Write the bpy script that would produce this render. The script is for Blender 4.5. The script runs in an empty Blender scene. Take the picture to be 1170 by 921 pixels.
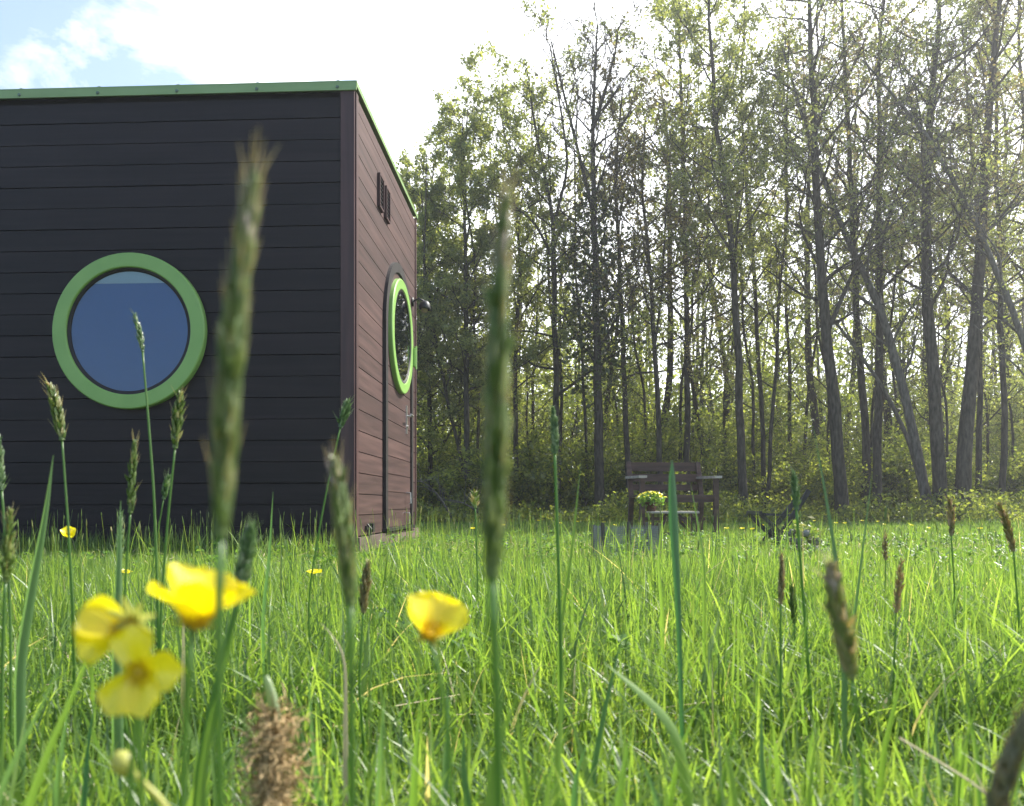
import bpy, math, random
import numpy as np
from mathutils import Vector, Matrix

SC = bpy.context.scene
COL = SC.collection
rng = np.random.default_rng(11)
random.seed(5)
H = 0.33                      # camera height
F = 895.0                     # focal length in photo pixels


def P(px, py, Y):
    return np.array([(px - 585.0) / F * Y, Y, H + (577.0 - py) / F * Y])


# ------------------------------------------------------------------ mesh helpers
class MB:
    def __init__(self):
        self.v = []; self.q = []; self.t = []; self.n = 0
        self.rq = []; self.rt = []

    def add(self, v, q=None, t=None, rnd=None):
        v = np.asarray(v, float).reshape(-1, 3)
        r = random.random() if rnd is None else rnd
        if q is not None and len(q):
            q = np.asarray(q, np.int64).reshape(-1, 4)
            self.q.append(q + self.n)
            self.rq.append(np.broadcast_to(np.asarray(r, float), (len(q),)))
        if t is not None and len(t):
            t = np.asarray(t, np.int64).reshape(-1, 3)
            self.t.append(t + self.n)
            self.rt.append(np.broadcast_to(np.asarray(r, float), (len(t),)))
        self.v.append(v); self.n += len(v)
        return self

    def box(self, c, s, rnd=None, rot=None):
        h = np.array(s) / 2.0
        v = np.array([[x, y, z] for x in (-1, 1) for y in (-1, 1) for z in (-1, 1)], float) * h
        if rot is not None:
            v = v @ np.array(rot).T
        v = v + np.array(c)
        return self.add(v, [[0, 1, 3, 2], [4, 6, 7, 5], [0, 4, 5, 1], [2, 3, 7, 6], [0, 2, 6, 4], [1, 5, 7, 3]], rnd=rnd)

    def bar(self, a, b, w, d, up=(0, 0, 1), rnd=None):
        a = np.array(a, float); b = np.array(b, float)
        z = b - a; L = np.linalg.norm(z); z /= L
        x = np.cross(up, z)
        if np.linalg.norm(x) < 1e-4:
            x = np.cross((0, 1, 0), z)
        x /= np.linalg.norm(x); y = np.cross(z, x)
        return self.box((a + b) / 2, (w, d, L), rnd, np.stack([x, y, z], 1))

    def tube(self, pts, rad, sides=6, cap=True, rnd=None):
        pts = np.asarray(pts, float); n = len(pts)
        rad = np.broadcast_to(np.asarray(rad, float), (n,))
        d = np.gradient(pts, axis=0)
        d /= np.linalg.norm(d, axis=1)[:, None] + 1e-9
        ref = np.array([1.0, 0, 0]) if abs(d[0][0]) < 0.8 else np.array([0, 1.0, 0])
        x = ref - (d @ ref)[:, None] * d
        x /= np.linalg.norm(x, axis=1)[:, None] + 1e-9
        y = np.cross(d, x)
        a = np.arange(sides) * 2 * math.pi / sides
        v = pts[:, None, :] + rad[:, None, None] * (np.cos(a)[None, :, None] * x[:, None, :] + np.sin(a)[None, :, None] * y[:, None, :])
        i = np.arange(n - 1)[:, None] * sides; j = np.arange(sides)[None, :]; k = (j + 1) % sides
        q = np.stack([i + j, i + k, i + sides + k, i + sides + j], -1).reshape(-1, 4)
        v = v.reshape(-1, 3); t = []
        if cap:
            v = np.vstack([v, pts[0], pts[-1]])
            b = n * sides
            for s in range(sides):
                t.append([b, (s + 1) % sides, s])
                t.append([b + 1, (n - 1) * sides + s, (n - 1) * sides + (s + 1) % sides])
        return self.add(v, q, t, rnd)

    def lathe(self, prof, c=(0, 0, 0), axis=(0, 0, 1), seg=32, rnd=None):
        """prof = (radius, height) pairs"""
        z = np.array(axis, float); z /= np.linalg.norm(z)
        ref = np.array([1.0, 0, 0]) if abs(z[0]) < 0.8 else np.array([0, 1.0, 0])
        x = np.cross(ref, z); x /= np.linalg.norm(x); y = np.cross(z, x)
        a = np.arange(seg) * 2 * math.pi / seg
        v = []
        for r, h in prof:
            v.append(np.array(c) + h * z + r * (np.cos(a)[:, None] * x + np.sin(a)[:, None] * y))
        v = np.vstack(v); n = len(prof)
        i = np.arange(n - 1)[:, None] * seg; j = np.arange(seg)[None, :]; k = (j + 1) % seg
        q = np.stack([i + j, i + k, i + seg + k, i + seg + j], -1).reshape(-1, 4)
        return self.add(v, q, None, rnd)

    def strip(self, pts, w, side, fold=0.0, rnd=None):
        """a leaf blade: centre line pts, widths w, side vector; fold lifts both edges"""
        pts = np.asarray(pts, float); n = len(pts)
        w = np.asarray(w, float)
        side = np.broadcast_to(np.asarray(side, float), (n, 3))
        d = np.gradient(pts, axis=0); d /= np.linalg.norm(d, axis=1)[:, None] + 1e-9
        s = side - np.sum(side * d, 1)[:, None] * d
        s /= np.linalg.norm(s, axis=1)[:, None] + 1e-9
        nn = np.cross(d, s)
        A = pts + s * w[:, None] / 2 + nn * (w * fold)[:, None]
        B = pts - s * w[:, None] / 2 + nn * (w * fold)[:, None]
        v = np.stack([A, pts, B], 1).reshape(-1, 3)
        q = []
        for i in range(n - 1):
            for j in (0, 1):
                q.append([i * 3 + j, i * 3 + j + 1, i * 3 + 4 + j, i * 3 + 3 + j])
        return self.add(v, q, None, rnd)

    def build(self, name, mat, parent=None, smooth=False):
        me = bpy.data.meshes.new(name)
        v = np.vstack(self.v)
        q = np.vstack(self.q) if self.q else np.zeros((0, 4), int)
        t = np.vstack(self.t) if self.t else np.zeros((0, 3), int)
        me.vertices.add(len(v)); me.vertices.foreach_set('co', v.astype(np.float32).ravel())
        nl = len(q) * 4 + len(t) * 3
        me.loops.add(nl)
        me.loops.foreach_set('vertex_index', np.concatenate([q.ravel(), t.ravel()]).astype(np.int32))
        me.polygons.add(len(q) + len(t))
        ls = np.concatenate([np.arange(len(q)) * 4, len(q) * 4 + np.arange(len(t)) * 3]).astype(np.int32)
        me.polygons.foreach_set('loop_start', ls)
        me.update(calc_edges=True)
        r = np.concatenate((self.rq or [np.zeros(0)]) + (self.rt or [np.zeros(0)]))
        at = me.attributes.new('rnd', 'FLOAT', 'FACE')
        at.data.foreach_set('value', r.astype(np.float32))
        me.polygons.foreach_set('use_smooth', np.full(len(me.polygons), bool(smooth)))
        me.materials.append(mat)
        o = bpy.data.objects.new(name, me); COL.objects.link(o)
        if parent is not None:
            o.parent = parent
        return o


def tag(o, label=None, cat=None, group=None, kind=None):
    if label: o['label'] = label
    if cat: o['category'] = cat
    if group: o['group'] = group
    if kind: o['kind'] = kind
    return o


def empty(name, loc=(0, 0, 0), rz=0):
    o = bpy.data.objects.new(name, None); COL.objects.link(o)
    o.location = loc; o.rotation_euler = (0, 0, rz); o.empty_display_size = 0.2
    return o


def copy_tree(o, parent=None):
    c = o.copy(); COL.objects.link(c)
    if parent is not None: c.parent = parent
    for ch in list(o.children):
        copy_tree(ch, c)
    return c


# ------------------------------------------------------------------ materials
def newmat(name):
    m = bpy.data.materials.new(name); m.use_nodes = True
    nt = m.node_tree; nt.nodes.clear()
    return m, nt, nt.nodes, nt.links


def ramp(N, stops):
    r = N.new('ShaderNodeValToRGB')
    e = r.color_ramp.elements
    while len(e) > 1: e.remove(e[0])
    e[0].position = stops[0][0]; e[0].color = (*stops[0][1], 1)
    for p, c in stops[1:]:
        x = e.new(p); x.color = (*c, 1)
    return r


def leafmat(name, stops, trans=0.5, tcol=(1.5, 1.5, 0.7), gloss=0.06, rough=0.4, noise=0.0):
    m, nt, N, L = newmat(name)
    a = N.new('ShaderNodeAttribute'); a.attribute_name = 'rnd'
    r = ramp(N, stops)
    if noise:
        nz = N.new('ShaderNodeTexNoise'); nz.inputs['Scale'].default_value = noise
        g = N.new('ShaderNodeNewGeometry'); L.new(g.outputs['Position'], nz.inputs['Vector'])
        ma = N.new('ShaderNodeMath'); ma.operation = 'MULTIPLY_ADD'; ma.inputs[1].default_value = 0.5; 
        sb = N.new('ShaderNodeMath'); sb.operation = 'SUBTRACT'; sb.inputs[1].default_value = 0.5
        L.new(nz.outputs['Fac'], sb.inputs[0]); L.new(sb.outputs[0], ma.inputs[0]); L.new(a.outputs['Fac'], ma.inputs[2])
        L.new(ma.outputs[0], r.inputs[0])
    else:
        L.new(a.outputs['Fac'], r.inputs[0])
    d = N.new('ShaderNodeBsdfDiffuse'); L.new(r.outputs[0], d.inputs[0])
    t = N.new('ShaderNodeBsdfTranslucent')
    mx = N.new('ShaderNodeMix'); mx.data_type = 'RGBA'; mx.blend_type = 'MULTIPLY'; mx.inputs[0].default_value = 1
    L.new(r.outputs[0], mx.inputs[6]); mx.inputs[7].default_value = (*tcol, 1)
    mx.clamp_result = False
    L.new(mx.outputs[2], t.inputs[0])
    s = N.new('ShaderNodeMixShader'); s.inputs[0].default_value = trans
    L.new(d.outputs[0], s.inputs[1]); L.new(t.outputs[0], s.inputs[2])
    gl = N.new('ShaderNodeBsdfAnisotropic') if False else N.new('ShaderNodeBsdfGlossy')
    gl.inputs['Roughness'].default_value = rough; gl.inputs[0].default_value = (1, 1, 1, 1)
    s2 = N.new('ShaderNodeMixShader'); s2.inputs[0].default_value = gloss
    L.new(s.outputs[0], s2.inputs[1]); L.new(gl.outputs[0], s2.inputs[2])
    o = N.new('ShaderNodeOutputMaterial'); L.new(s2.outputs[0], o.inputs[0])
    return m


def pmat(name, c1, c2=None, rough=0.6, spec=0.4, scale=(8, 8, 8), bump=0.0, metal=0.0, detail=6, coord='Object', rndmix=0.0, lo=.35, hi=.65, coat=0.0):
    m, nt, N, L = newmat(name)
    b = N.new('ShaderNodeBsdfPrincipled'); o = N.new('ShaderNodeOutputMaterial'); L.new(b.outputs[0], o.inputs[0])
    b.inputs['Roughness'].default_value = rough; b.inputs['Specular IOR Level'].default_value = spec
    b.inputs['Metallic'].default_value = metal; b.inputs['Coat Weight'].default_value = coat
    tc = N.new('ShaderNodeTexCoord'); mp = N.new('ShaderNodeMapping'); mp.inputs['Scale'].default_value = scale
    L.new(tc.outputs[coord], mp.inputs[0])
    nz = N.new('ShaderNodeTexNoise'); nz.inputs['Scale'].default_value = 1; nz.inputs['Detail'].default_value = detail
    L.new(mp.outputs[0], nz.inputs[0])
    c2 = c2 or c1
    r = ramp(N, [(lo, c1), (hi, c2)]); L.new(nz.outputs['Fac'], r.inputs[0])
    src = r.outputs[0]
    if rndmix:
        a = N.new('ShaderNodeAttribute'); a.attribute_name = 'rnd'
        mr = N.new('ShaderNodeMapRange'); mr.inputs[3].default_value = 1 - rndmix; mr.inputs[4].default_value = 1 + rndmix
        L.new(a.outputs['Fac'], mr.inputs[0])
        vm = N.new('ShaderNodeVectorMath'); vm.operation = 'SCALE'
        L.new(src, vm.inputs[0]); L.new(mr.outputs[0], vm.inputs['Scale']); src = vm.outputs[0]
    L.new(src, b.inputs['Base Color'])
    if bump:
        bp = N.new('ShaderNodeBump'); bp.inputs['Strength'].default_value = bump; bp.inputs['Distance'].default_value = 0.01
        L.new(nz.outputs['Fac'], bp.inputs['Height']); L.new(bp.outputs[0], b.inputs['Normal'])
    return m


M = {}
M['grass'] = leafmat('grass_green', [(0, (.042, .095, .03)), (.25, (.082, .155, .036)), (.6, (.13, .22, .045)), (.9, (.18, .27, .06)), (.985, (.19, .25, .07)), (.997, (.36, .34, .18)), (1, (.42, .38, .24))],
                     trans=.55, tcol=(2.3, 2.1, 1.0), gloss=.03, rough=.42, noise=1.3)
M['blade'] = leafmat('broad_blade_green', [(0, (.05, .12, .03)), (.5, (.10, .20, .04)), (1, (.17, .29, .055))], trans=.55, tcol=(1.8, 1.7, .8), gloss=.04, rough=.4)
M['bluegreen'] = leafmat('blue_green_sheath', [(0, (.05, .14, .055)), (1, (.14, .24, .09))], trans=.45, tcol=(1.6, 1.7, .8), gloss=.04, rough=.45)
M['drystraw'] = leafmat('dry_straw', [(0, (.4, .33, .18)), (1, (.6, .52, .34))], trans=.3, tcol=(1, 1, .9), gloss=.03)
M['seed'] = leafmat('seed_head_green', [(0, (.09, .15, .03)), (.6, (.19, .27, .06)), (.85, (.32, .33, .14)), (1, (.55, .48, .34))], trans=.5, tcol=(1.6, 1.5, .8), gloss=.04)
M['seedgreen'] = leafmat('seed_head_fresh_green', [(0, (.08, .15, .055)), (.7, (.17, .27, .10)), (1, (.34, .4, .24))], trans=.45, tcol=(1.5, 1.5, .8), gloss=.04)
M['seedbrown'] = leafmat('seed_head_brown', [(0, (.17, .17, .06)), (.5, (.34, .28, .12)), (1, (.55, .43, .28))], trans=.5, tcol=(1.2, 1.1, .8), gloss=.04)
M['seedpale'] = leafmat('seed_tip_pale', [(0, (.45, .36, .25)), (1, (.7, .6, .5))], trans=.4, tcol=(1.1, 1.05, .95), gloss=.04)
M['petal'] = leafmat('buttercup_yellow', [(0, (.92, .78, .008)), (1, (.95, .84, .015))], trans=.5, tcol=(1.05, 1.08, .6), gloss=.05, rough=.3)
M['stamen'] = leafmat('stamen_ochre', [(0, (.75, .45, .02)), (1, (.8, .6, .06))], trans=.2, tcol=(1, 1, 1), gloss=.02)
M['sepal'] = leafmat('sepal_yellow_green', [(0, (.35, .38, .08)), (1, (.55, .55, .15))], trans=.4, tcol=(1.1, 1.1, .8), gloss=.03)
M['leaf_light'] = leafmat('young_leaf_light', [(0, (.10, .13, .045)), (.5, (.17, .20, .065)), (1, (.26, .28, .10))], trans=.62, tcol=(2.3, 2.2, 1.2), gloss=.04, noise=.8)
M['leaf_mid'] = leafmat('young_leaf_mid', [(0, (.09, .12, .045)), (.5, (.155, .19, .07)), (1, (.24, .27, .10))], trans=.6, tcol=(2.3, 2.15, 1.2), gloss=.05, noise=.8)
M['leaf_bronze'] = leafmat('young_leaf_bronze', [(0, (.09, .085, .045)), (.5, (.14, .13, .06)), (1, (.2, .18, .085))], trans=.55, tcol=(2.0, 1.8, 1.1), gloss=.04, noise=.8)
M['ivy'] = leafmat('ivy_dark', [(0, (.035, .05, .018)), (1, (.08, .10, .035))], trans=.5, gloss=.03)
M['under'] = leafmat('undergrowth_green', [(0, (.06, .09, .026)), (.5, (.115, .15, .036)), (1, (.21, .24, .06))], trans=.66, tcol=(2.5, 2.35, 1.1), gloss=.03, noise=.5)
M['bark'] = pmat('bark_grey_brown', (.036, .032, .024), (.10, .088, .066), rough=.95, spec=.05, scale=(28, 28, 7), bump=1.0, lo=.35, hi=.68, coord='Object')
M['barkpale'] = pmat('bark_pale_grey', (.08, .074, .06), (.18, .165, .14), rough=.9, spec=.1, scale=(28, 28, 7), bump=1.0, lo=.35, hi=.68)
M['soil'] = pmat('meadow_soil', (.035, .045, .014), (.07, .085, .025), rough=1, spec=.1, scale=(3, 3, 3), coord='Object', bump=.3)
M['litter'] = pmat('leaf_litter', (.05, .035, .02), (.13, .1, .055), rough=1, spec=.1, scale=(7, 7, 7), bump=.6)
M['board'] = pmat('dark_stained_boards_shaded', (.0065, .0042, .005), (.015, .0095, .011), rough=.55, spec=.28, scale=(1.1, 1.1, 26), bump=.12, rndmix=.2, detail=8)  # front boards: the wall's shade is put into this darker, bluer colour
M['board_side'] = pmat('dark_stained_boards_sunlit', (.045, .024, .022), (.085, .047, .042), rough=.55, spec=.35, scale=(1.3, 1.3, 26), bump=.15, rndmix=.2, detail=8)  # same boards on the sunny side, sunlight put into the lighter colour
M['corner'] = pmat('reddish_corner_trim', (.045, .022, .022), (.075, .036, .034), rough=.5, scale=(20, 20, 1.5), bump=.1)
M['plinth'] = pmat('weathered_plinth_wood', (.07, .05, .042), (.14, .1, .085), rough=.8, scale=(1.5, 1.5, 22), bump=.3)
M['greenpaint'] = pmat('leaf_green_paint', (.20, .37, .085), (.23, .41, .10), rough=.38, spec=.5, scale=(6, 6, 6), bump=.02)
M['greentrim'] = pmat('dull_green_paint', (.21, .32, .12), (.24, .36, .145), rough=.4, spec=.5, scale=(3, 3, 9), bump=.04)
M['steelgreen'] = pmat('grey_green_screw', (.12, .17, .13), (.16, .22, .17), rough=.3, metal=.6)
M['black'] = pmat('black_painted_metal', (.012, .012, .013), (.022, .021, .021), rough=.45, spec=.5, scale=(12, 12, 12), bump=.05)
M['rubber'] = pmat('black_rubber', (.012, .01, .01), (.02, .017, .017), rough=.6)
M['steel'] = pmat('brushed_steel', (.55, .55, .54), (.68, .67, .65), rough=.35, metal=1, scale=(30, 30, 30))
M['blind'] = pmat('blue_roller_blind', (.09, .21, .46), (.105, .23, .5), rough=.9, spec=.1, scale=(1.2, 1.2, .8), detail=1)
M['blindhead'] = pmat('pale_blind_headrail', (.5, .62, .66), (.55, .68, .72), rough=.6, scale=(3, 3, 3))
M['dark'] = pmat('dark_interior', (.01, .012, .014), (.016, .018, .02), rough=.9)
M['benchwood'] = pmat('dark_weathered_bench_wood', (.045, .027, .02), (.10, .06, .045), rough=.7, scale=(3, 20, 20), bump=.3)
M['palewood'] = pmat('pale_sunlit_wood', (.3, .27, .23), (.46, .42, .36), rough=.7, scale=(3, 20, 20), bump=.3)  # sunlit table top put into a pale colour; armrests share it
M['greywood'] = pmat('grey_slatted_wood', (.06, .055, .045), (.15, .14, .12), rough=.85, scale=(14, 14, 3), bump=.3)
M['mesh'] = pmat('grey_wire_netting', (.16, .18, .17), (.26, .28, .27), rough=.6, metal=.1)
M['stone'] = pmat('pale_grey_fieldstone', (.12, .12, .11), (.27, .26, .24), rough=.9, scale=(14, 14, 14), bump=.7)
M['root'] = pmat('dry_brown_roots', (.24, .16, .07), (.55, .41, .22), rough=.95, spec=.1, scale=(200, 200, 200), rndmix=.4)
M['pot'] = pmat('dark_terracotta', (.06, .03, .022), (.12, .06, .04), rough=.85, scale=(20, 20, 20))


def glassmat():
    m, nt, N, L = newmat('porthole_glass')
    tr = N.new('ShaderNodeBsdfTransparent'); tr.inputs[0].default_value = (.82, .9, .95, 1)
    gl = N.new('ShaderNodeBsdfGlossy'); gl.inputs['Roughness'].default_value = .02
    lw = N.new('ShaderNodeFresnel'); lw.inputs[0].default_value = 1.6
    s = N.new('ShaderNodeMixShader'); L.new(lw.outputs[0], s.inputs[0]); L.new(tr.outputs[0], s.inputs[1]); L.new(gl.outputs[0], s.inputs[2])
    o = N.new('ShaderNodeOutputMaterial'); L.new(s.outputs[0], o.inputs[0])
    return m


M['glass'] = glassmat()

# ------------------------------------------------------------------ ground
mb = MB(); mb.add([[-600, -200, 0], [600, -200, 0], [600, 1200, 0], [-600, 1200, 0]], [[0, 1, 2, 3]])
tag(mb.build('ground', M['soil']), 'green meadow ground under the tall grass', kind='structure')
nx = 60
xs = np.linspace(-60, 60, nx)
edge = 12.6 + .5 * np.sin(xs * 1.3) + .4 * np.sin(xs * 3.1 + 1)
v = np.vstack([np.c_[xs, edge, np.full(nx, .004)], np.c_[xs, np.full(nx, 80.), np.full(nx, .004)]])
q = [[i, i + 1, nx + i + 1, nx + i] for i in range(nx - 1)]
mb = MB(); mb.add(v, q)
tag(mb.build('forest_floor', M['litter']), 'brown leaf litter under the woodland trees', kind='structure')


# ------------------------------------------------------------------ meadow grass (stuff)
def blades(mb, x, y, L, w, K, bend, z0=0.0):
    n = len(x)
    az = rng.uniform(0, 2 * math.pi, n)
    b = rng.uniform(0, 1, n) ** 1.5 * bend
    tw = az + math.pi / 2 + rng.normal(0, .6, n)
    s = np.linspace(0, 1, K + 1)
    lean = np.abs(rng.normal(0, .17, n)) * (bend > .5)
    out = L[:, None] * (b[:, None] * (s ** 2.0)[None] + lean[:, None] * s[None])
    z = z0 + L[:, None] * (s[None] - .55 * np.minimum(b, 1.1)[:, None] * (s ** 2.4)[None])
    cx = x[:, None] + np.cos(az)[:, None] * out
    cy = y[:, None] + np.sin(az)[:, None] * out
    ww = w[:, None] * np.clip(1.02 - s ** 2.2, .03, 1)[None] * .5
    tws = tw[:, None] + (rng.normal(0, .8, n))[:, None] * s[None]
    dx = np.cos(tws) * ww; dy = np.sin(tws) * ww
    v = np.stack([np.stack([cx - dx, cy - dy, z], -1), np.stack([cx + dx, cy + dy, z], -1)], 2)  # n,K+1,2,3
    base = (np.arange(n) * (K + 1) * 2)[:, None, None]
    k = (np.arange(K) * 2)[None, :, None]
    q = base + k + np.array([0, 1, 3, 2])[None, None]
    r = np.repeat(np.where(rng.uniform(0, 1, n) < .012, 1.2, rng.uniform(0, .9, n)), K)
    mb.add(v.reshape(-1, 3), q.reshape(-1, 4), rnd=r)


def inside_house(x, y):
    a = -math.atan(.0469); c, s = math.cos(a), math.sin(a)
    lx = (x + 1.006) * c + (y - 5) * s; ly = -(x + 1.006) * s + (y - 5) * c
    return (lx < .03) & (lx > -6.3) & (ly > -.02) & (ly < 2.3)


def patch(x, y):
    return .5 + .25 * np.sin(x * 1.7 + 1.3 * np.sin(y * 1.1)) + .25 * np.sin(y * 2.1 + 2 * np.sin(x * .9 + 2))


def scatter(n, y0, y1, margin=1.2, spread=.78):
    u = rng.uniform(0, 1, n * 2)
    y = np.sqrt(y0 ** 2 + u * (y1 ** 2 - y0 ** 2))
    x = rng.uniform(-1, 1, n * 2) * (y * spread + margin)
    ok = ~inside_house(x, y)
    return x[ok][:n], y[ok][:n]


def meadow():
    mb = MB()
    # close to the lens: short, so nothing random covers the view
    x, y = scatter(9000, .42, .95, .25)
    mx = H - .03 - .20 * y - rng.uniform(0, .10, len(x))
    blades(mb, x, y, np.clip(mx * rng.uniform(.75, 1.15, len(x)), .05, .32), rng.uniform(.0022, .005, len(x)) * np.where(rng.uniform(0, 1, len(x)) < .15, 1.8, 1), 7, 1.1)
    x, y = scatter(60000, .95, 2.6, .5)
    L = rng.uniform(.08, .215, len(x)) * (.75 + .45 * patch(x, y))
    L *= .82 + .36 * (np.sin(x * 9 + 2 * np.sin(y * 7)) * np.sin(y * 11 + x * 3) > .1)
    blades(mb, x, y, L, rng.uniform(.002, .0044, len(x)) * np.where(rng.uniform(0, 1, len(x)) < .12, 1.8, 1), 6, 1.15)
    x, y = scatter(130000, 2.6, 7.0, 1.0)
    L = rng.uniform(.06, .165, len(x)) * (.7 + .5 * patch(x, y)) * np.interp(y, [2.6, 4.0, 7], [1, .6, .45])
    L *= 1 - .5 * np.exp(-((x - .65) / .35) ** 2 - ((y - 4.3) / .6) ** 2) - .45 * np.exp(-((x - 1.75) / .4) ** 2 - ((y - 5.0) / .7) ** 2)
    blades(mb, x, y, L, rng.uniform(.0026, .0055, len(x)), 4, 1.0)
    x, y = scatter(110000, 7.0, 15.0, 1.5, .75)
    L = rng.uniform(.035, .085, len(x)) * (.6 + .6 * patch(x, y)) * np.interp(y, [9, 13], [1, 1.5])
    blades(mb, x, y, L, rng.uniform(.006, .012, len(x)), 3, .9)
    # sparse taller blades
    x, y = scatter(700, 1.0, 6.0, .6)
    blades(mb, x, y, rng.uniform(.20, .34, len(x)), rng.uniform(.003, .006, len(x)), 7, .45)
    # taller grass kept by the house wall where no mower goes
    a = -math.atan(.0469)
    n = 9000
    lx = rng.uniform(-5.5, .0, n); ly = -rng.uniform(.02, .45, n)
    x = -1.006 + lx * math.cos(a) - ly * math.sin(a); y = 5 + lx * math.sin(a) + ly * math.cos(a)
    blades(mb, x, y, rng.uniform(.06, .2, n), rng.uniform(.003, .006, n), 5, .7)
    o = mb.build('meadow_grass', M['grass'])
    tag(o, 'dense bright green meadow grass lit from behind', 'grass', kind='stuff')


meadow()


def stalks_stuff():
    mb = MB(); hb = MB()
    x, y = scatter(1100, 1.6, 9.0, .5)
    n = len(x)
    L = rng.uniform(.16, .29, n) * np.where((x > .2) & (y > 3.5), .6, 1)
    az = rng.uniform(0, 6.28, n); b = rng.uniform(0, .12, n)
    K = 3; s = np.linspace(0, 1, K + 1)
    cx = x[:, None] + np.cos(az)[:, None] * L[:, None] * b[:, None] * s ** 2
    cy = y[:, None] + np.sin(az)[:, None] * L[:, None] * b[:, None] * s ** 2
    z = L[:, None] * s[None] + 0 * cx
    w = np.full(K + 1, .0009)
    v = np.stack([np.stack([cx - w, cy, z], -1), np.stack([cx + w, cy, z], -1)], 2)
    q = (np.arange(n) * (K + 1) * 2)[:, None, None] + (np.arange(K) * 2)[None, :, None] + np.array([0, 1, 3, 2])
    r = np.repeat(rng.uniform(0, .7, n), K)
    mb.add(v.reshape(-1, 3), q.reshape(-1, 4), rnd=r)
    # spindle heads
    hl = rng.uniform(.018, .045, n); hr = rng.uniform(.0016, .003, n)
    prof = np.array([.25, .95, 1, .7, .1])
    sv = np.linspace(0, 1, 5)
    a = np.arange(4) * math.pi / 2
    tilt = np.stack([np.cos(az) * b * 1.5, np.sin(az) * b * 1.5, np.ones(n)], -1)
    top = np.stack([cx[:, -1], cy[:, -1], z[:, -1]], -1)
    c = top[:, None] + tilt[:, None] * (hl[:, None] * sv)[..., None]
    ring = np.stack([np.cos(a), np.sin(a), 0 * a], -1)
    v = c[:, :, None] + hr[:, None, None, None] * prof[None, :, None, None] * ring[None, None]
    q = []
    for i in range(4):
        for j in range(4):
            q.append([i * 4 + j, i * 4 + (j + 1) % 4, i * 4 + 4 + (j + 1) % 4, i * 4 + 4 + j])
    q = (np.arange(n) * 20)[:, None, None] + np.array(q)[None]
    mb.add(v.reshape(-1, 3), q.reshape(-1, 4), rnd=np.repeat(rng.uniform(0, .9, n), 16))
    tag(mb.build('flowering_grass', M['seed']), 'thin seed stalks standing through the meadow grass', 'grass', kind='stuff')


stalks_stuff()


def weeds():  # noqa
    # low broad-leaved weeds and matted dead thatch between the grass
    mb = MB()
    x, y = scatter(900, 1.2, 7.0, .4)
    for a, b in zip(x, y):
        hh = random.uniform(.03, .12)
        for k in range(random.randint(4, 8)):
            t = random.uniform(0, 6.28); l = random.uniform(.025, .06); e = np.array([math.cos(t), math.sin(t), 0]); sd = np.array([-math.sin(t), math.cos(t), 0])
            c0 = np.array([a, b, hh * random.uniform(.4, 1)])
            pts = [c0, c0 + e * l * .5 + [0, 0, .012], c0 + e * l + [0, 0, .004]]
            mb.strip(pts, [l * .25, l * .55, l * .08], sd, .15, random.random())
        mb.tube([(a, b, 0), (a, b, hh)], [.0012, .001], 3, cap=False, rnd=.4)
    tag(mb.build('meadow_weeds', M['blade']), 'low broad leaved weeds growing between the grass blades', 'weeds', kind='stuff')
    mb = MB(); x, y = scatter(3500, 1.0, 6.0, .4)
    n = len(x)
    t = rng.uniform(0, 6.28, n); l = rng.uniform(.04, .12, n); z = rng.uniform(.01, .08, n); w = rng.uniform(.001, .0025, n)
    e = np.stack([np.cos(t) * l, np.sin(t) * l, rng.uniform(-.02, .04, n)], 1); sd = np.stack([-np.sin(t) * w, np.cos(t) * w, 0 * t], 1)
    c = np.stack([x, y, z], 1)
    v = np.stack([c - e / 2 - sd, c - e / 2 + sd, c + e / 2 + sd, c + e / 2 - sd], 1)
    mb.add(v.reshape(-1, 3), np.arange(n * 4).reshape(n, 4), rnd=rng.uniform(0, 1, n))
    tag(mb.build('dead_thatch', M['drystraw']), 'pale dead straw matted low in the grass', 'thatch', kind='stuff')


weeds()


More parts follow.
